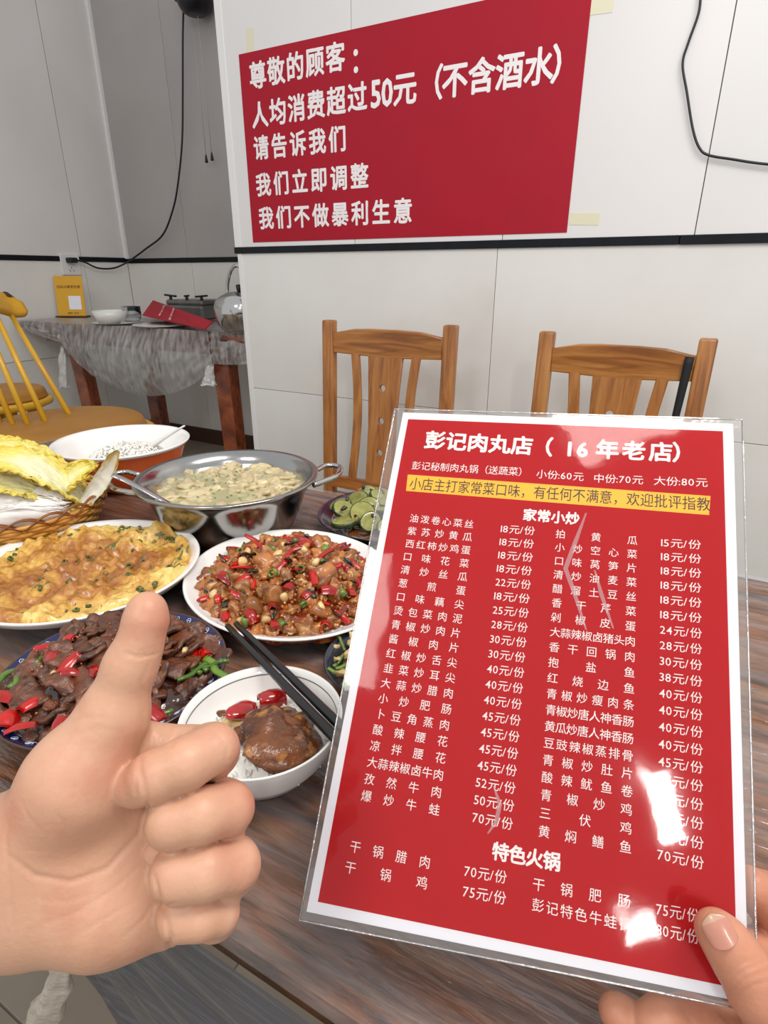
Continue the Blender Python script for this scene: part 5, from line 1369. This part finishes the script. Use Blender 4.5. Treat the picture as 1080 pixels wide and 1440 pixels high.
# ---- hand holding the menu
zc2 = .272; s2 = zc2/F
P2_ = [
 (40, [((1310, 1478, -62), 76), ((1235, 1455, -30), 76)], 30),
 (50, [((1235, 1455, -30), 76), ((1130, 1430, 20), 60)], 30),
 (30, [((1200, 1490, -50), 62), ((1108, 1440, -44), 47), ((1068, 1394, -45), 40)], 24),
 (12, [((1068, 1394, -45), 39), ((1040, 1352, -40), 34), ((1019, 1322, -34), 30), ((1006, 1307, -28), 26)], 12),
 (30, [((1180, 1470, 60), 64), ((1140, 1400, 78), 46)], 20),
]
F2_ = [
 (3, [((1140, 1400, 78), 44), ((1106, 1310, 72), 38), ((1078, 1262, 62), 34), ((1056, 1246, 52), 28)], 12),
 (3, [((1160, 1440, 70), 44), ((1110, 1372, 66), 38), ((1070, 1340, 56), 32), ((1046, 1330, 48), 28)], 12),
 (3, [((1150, 1460, 50), 46), ((1040, 1462, 44), 40), ((975, 1442, 34), 36), ((930, 1438, 30), 33), ((916, 1440, 30), 28)], 12),
 (3, [((1150, 1480, 60), 44), ((1010, 1485, 62), 37), ((905, 1452, 56), 32), ((872, 1428, 50), 26), ((864, 1420, 50), 22)], 12),
]
C2_ = [([(1022, 1382), (1048, 1364), (1076, 1352)], 2.6, 1.8), ([(1026, 1394), (1052, 1374), (1082, 1364)], 2.4, 1.6), ([(1020, 1372), (1046, 1354), (1070, 1346)], 2.2, 1.4), ([(1030, 1404), (1058, 1386), (1088, 1378)], 2.4, 1.2), ([(960, 1418), (975, 1440), (978, 1470)], 3, 1.2)]
me = hand_mesh('hand2', zc2, s2, P2_+F2_, C2_, (800, 1440, 1190, 1600, -190, 190), .0011, M_skin2)
h2 = thing('hand', 'hand gripping the lower right corner of the red menu with the thumb in front', 'hand', tuple(atd(1150, 1480, zc2)))
put(link('palm_and_fingers', me, M_skin2), h2)
# thumb nail: a shallow curved plate lying on the thumb tip
E1 = atd(1235, 1455, zc2-30*s2); dirf = Vector((.83, -.42, -.02)).normalized()
put(tube('forearm', smooth_path([E1-dirf*.012, E1+dirf*.03, E1+dirf*.12, E1+dirf*.26], 6), [.024, .0255, .0265, .027, .0275, .028, .0285, .029, .030, .031, .032, .033, .034, .035, .036, .037, .038, .039, .039], M_skin2, seg=32), h2)
E1 = atd(-300, 1240, zh+36*sh); dirf = Vector((-.86, -.5, -.05)).normalized()
put(tube('forearm', smooth_path([E1-dirf*.02, E1+dirf*.03, E1+dirf*.12, E1+dirf*.22], 6), [.026+.0009*i for i in range(19)], M_skin, seg=32), arm)
M_nail = mat('nail', (186, 128, 108), .3, coat=.3, sss=.1); M_tip = mat('nail_tip', (186, 148, 122), .3, coat=.4)
def nail(name, c, ax, sd, up, L_, W_, m1, par, bulge=.35):
    V, Fc = [], []; nx, ny = 14, 12
    for s_ in (0, 1):
        for i in range(nx+1):
            for j in range(ny+1):
                t = i/nx; v = 2*j/ny-1
                e = math.sqrt(max(0, 1-(max(0, t-.62)/.40)**2)) if t > .62 else (math.sqrt(max(0, 1-((.25-t)/.28)**2)) if t < .25 else 1)
                w = W_*.5*e*v
                p = c+ax*(L_*(t-.5)*(1-.10*v*v))+sd*w+up*(W_*bulge*(math.sqrt(max(0, 1-(w/W_*1.7)**2))-1)-(L_*.22*(t-.4)**2 if t > .4 else 0)-.0007*s_)
                V.append(p)
    n = (nx+1)*(ny+1)
    for s_ in (0, 1):
        for i in range(nx):
            for j in range(ny): k = s_*n+i*(ny+1)+j; q = (k, k+ny+1, k+ny+2, k+1); Fc.append(q if s_ else q[::-1])
    B = [i*(ny+1) for i in range(nx+1)]+[nx*(ny+1)+j for j in range(1, ny+1)]+[i*(ny+1)+ny for i in range(nx-1, -1, -1)]+[j for j in range(ny-1, 0, -1)]
    for a, b in zip(B, B[1:]+B[:1]): Fc.append((a, b, n+b, n+a))
    me = mesh(name, V, Fc)
    b2 = bmesh.new(); b2.from_mesh(me); bmesh.ops.recalc_face_normals(b2, faces=b2.faces)
    for f in b2.faces: f.material_index = 1 if (f.calc_center_median()-c).dot(ax) > L_*.27 else 0
    b2.to_mesh(me); b2.free()
    return put(link(name, me, m1), par)
def hp3(px, py, dz): return atd(px, py, zc2+dz*s2)
a_, b_ = hp3(1025, 1334, -69), hp3(998, 1286, -51)
ax = (b_-a_).normalized(); view = (C0-a_).normalized(); sd = ax.cross(view).normalized(); up_ = sd.cross(ax).normalized(); up_ = up_ if up_.dot(view) > 0 else -up_
nail('thumb_nail', (a_+b_)/2+up_*.0012, ax, sd, up_, (b_-a_).length*1.05, .0125, [M_nail, M_tip], h2)

wp = tops[0].lerp(e0+dr*.055, .55)+upv*.052+(C0-tops[0]).normalized()*.010
put(link('worn_patch', blob_me(99, (.020, .008, .010), .4, 1.5, 3), M_wear, loc=wp, rot=(0, .6, math.atan2(dr.y, dr.x))), y1)
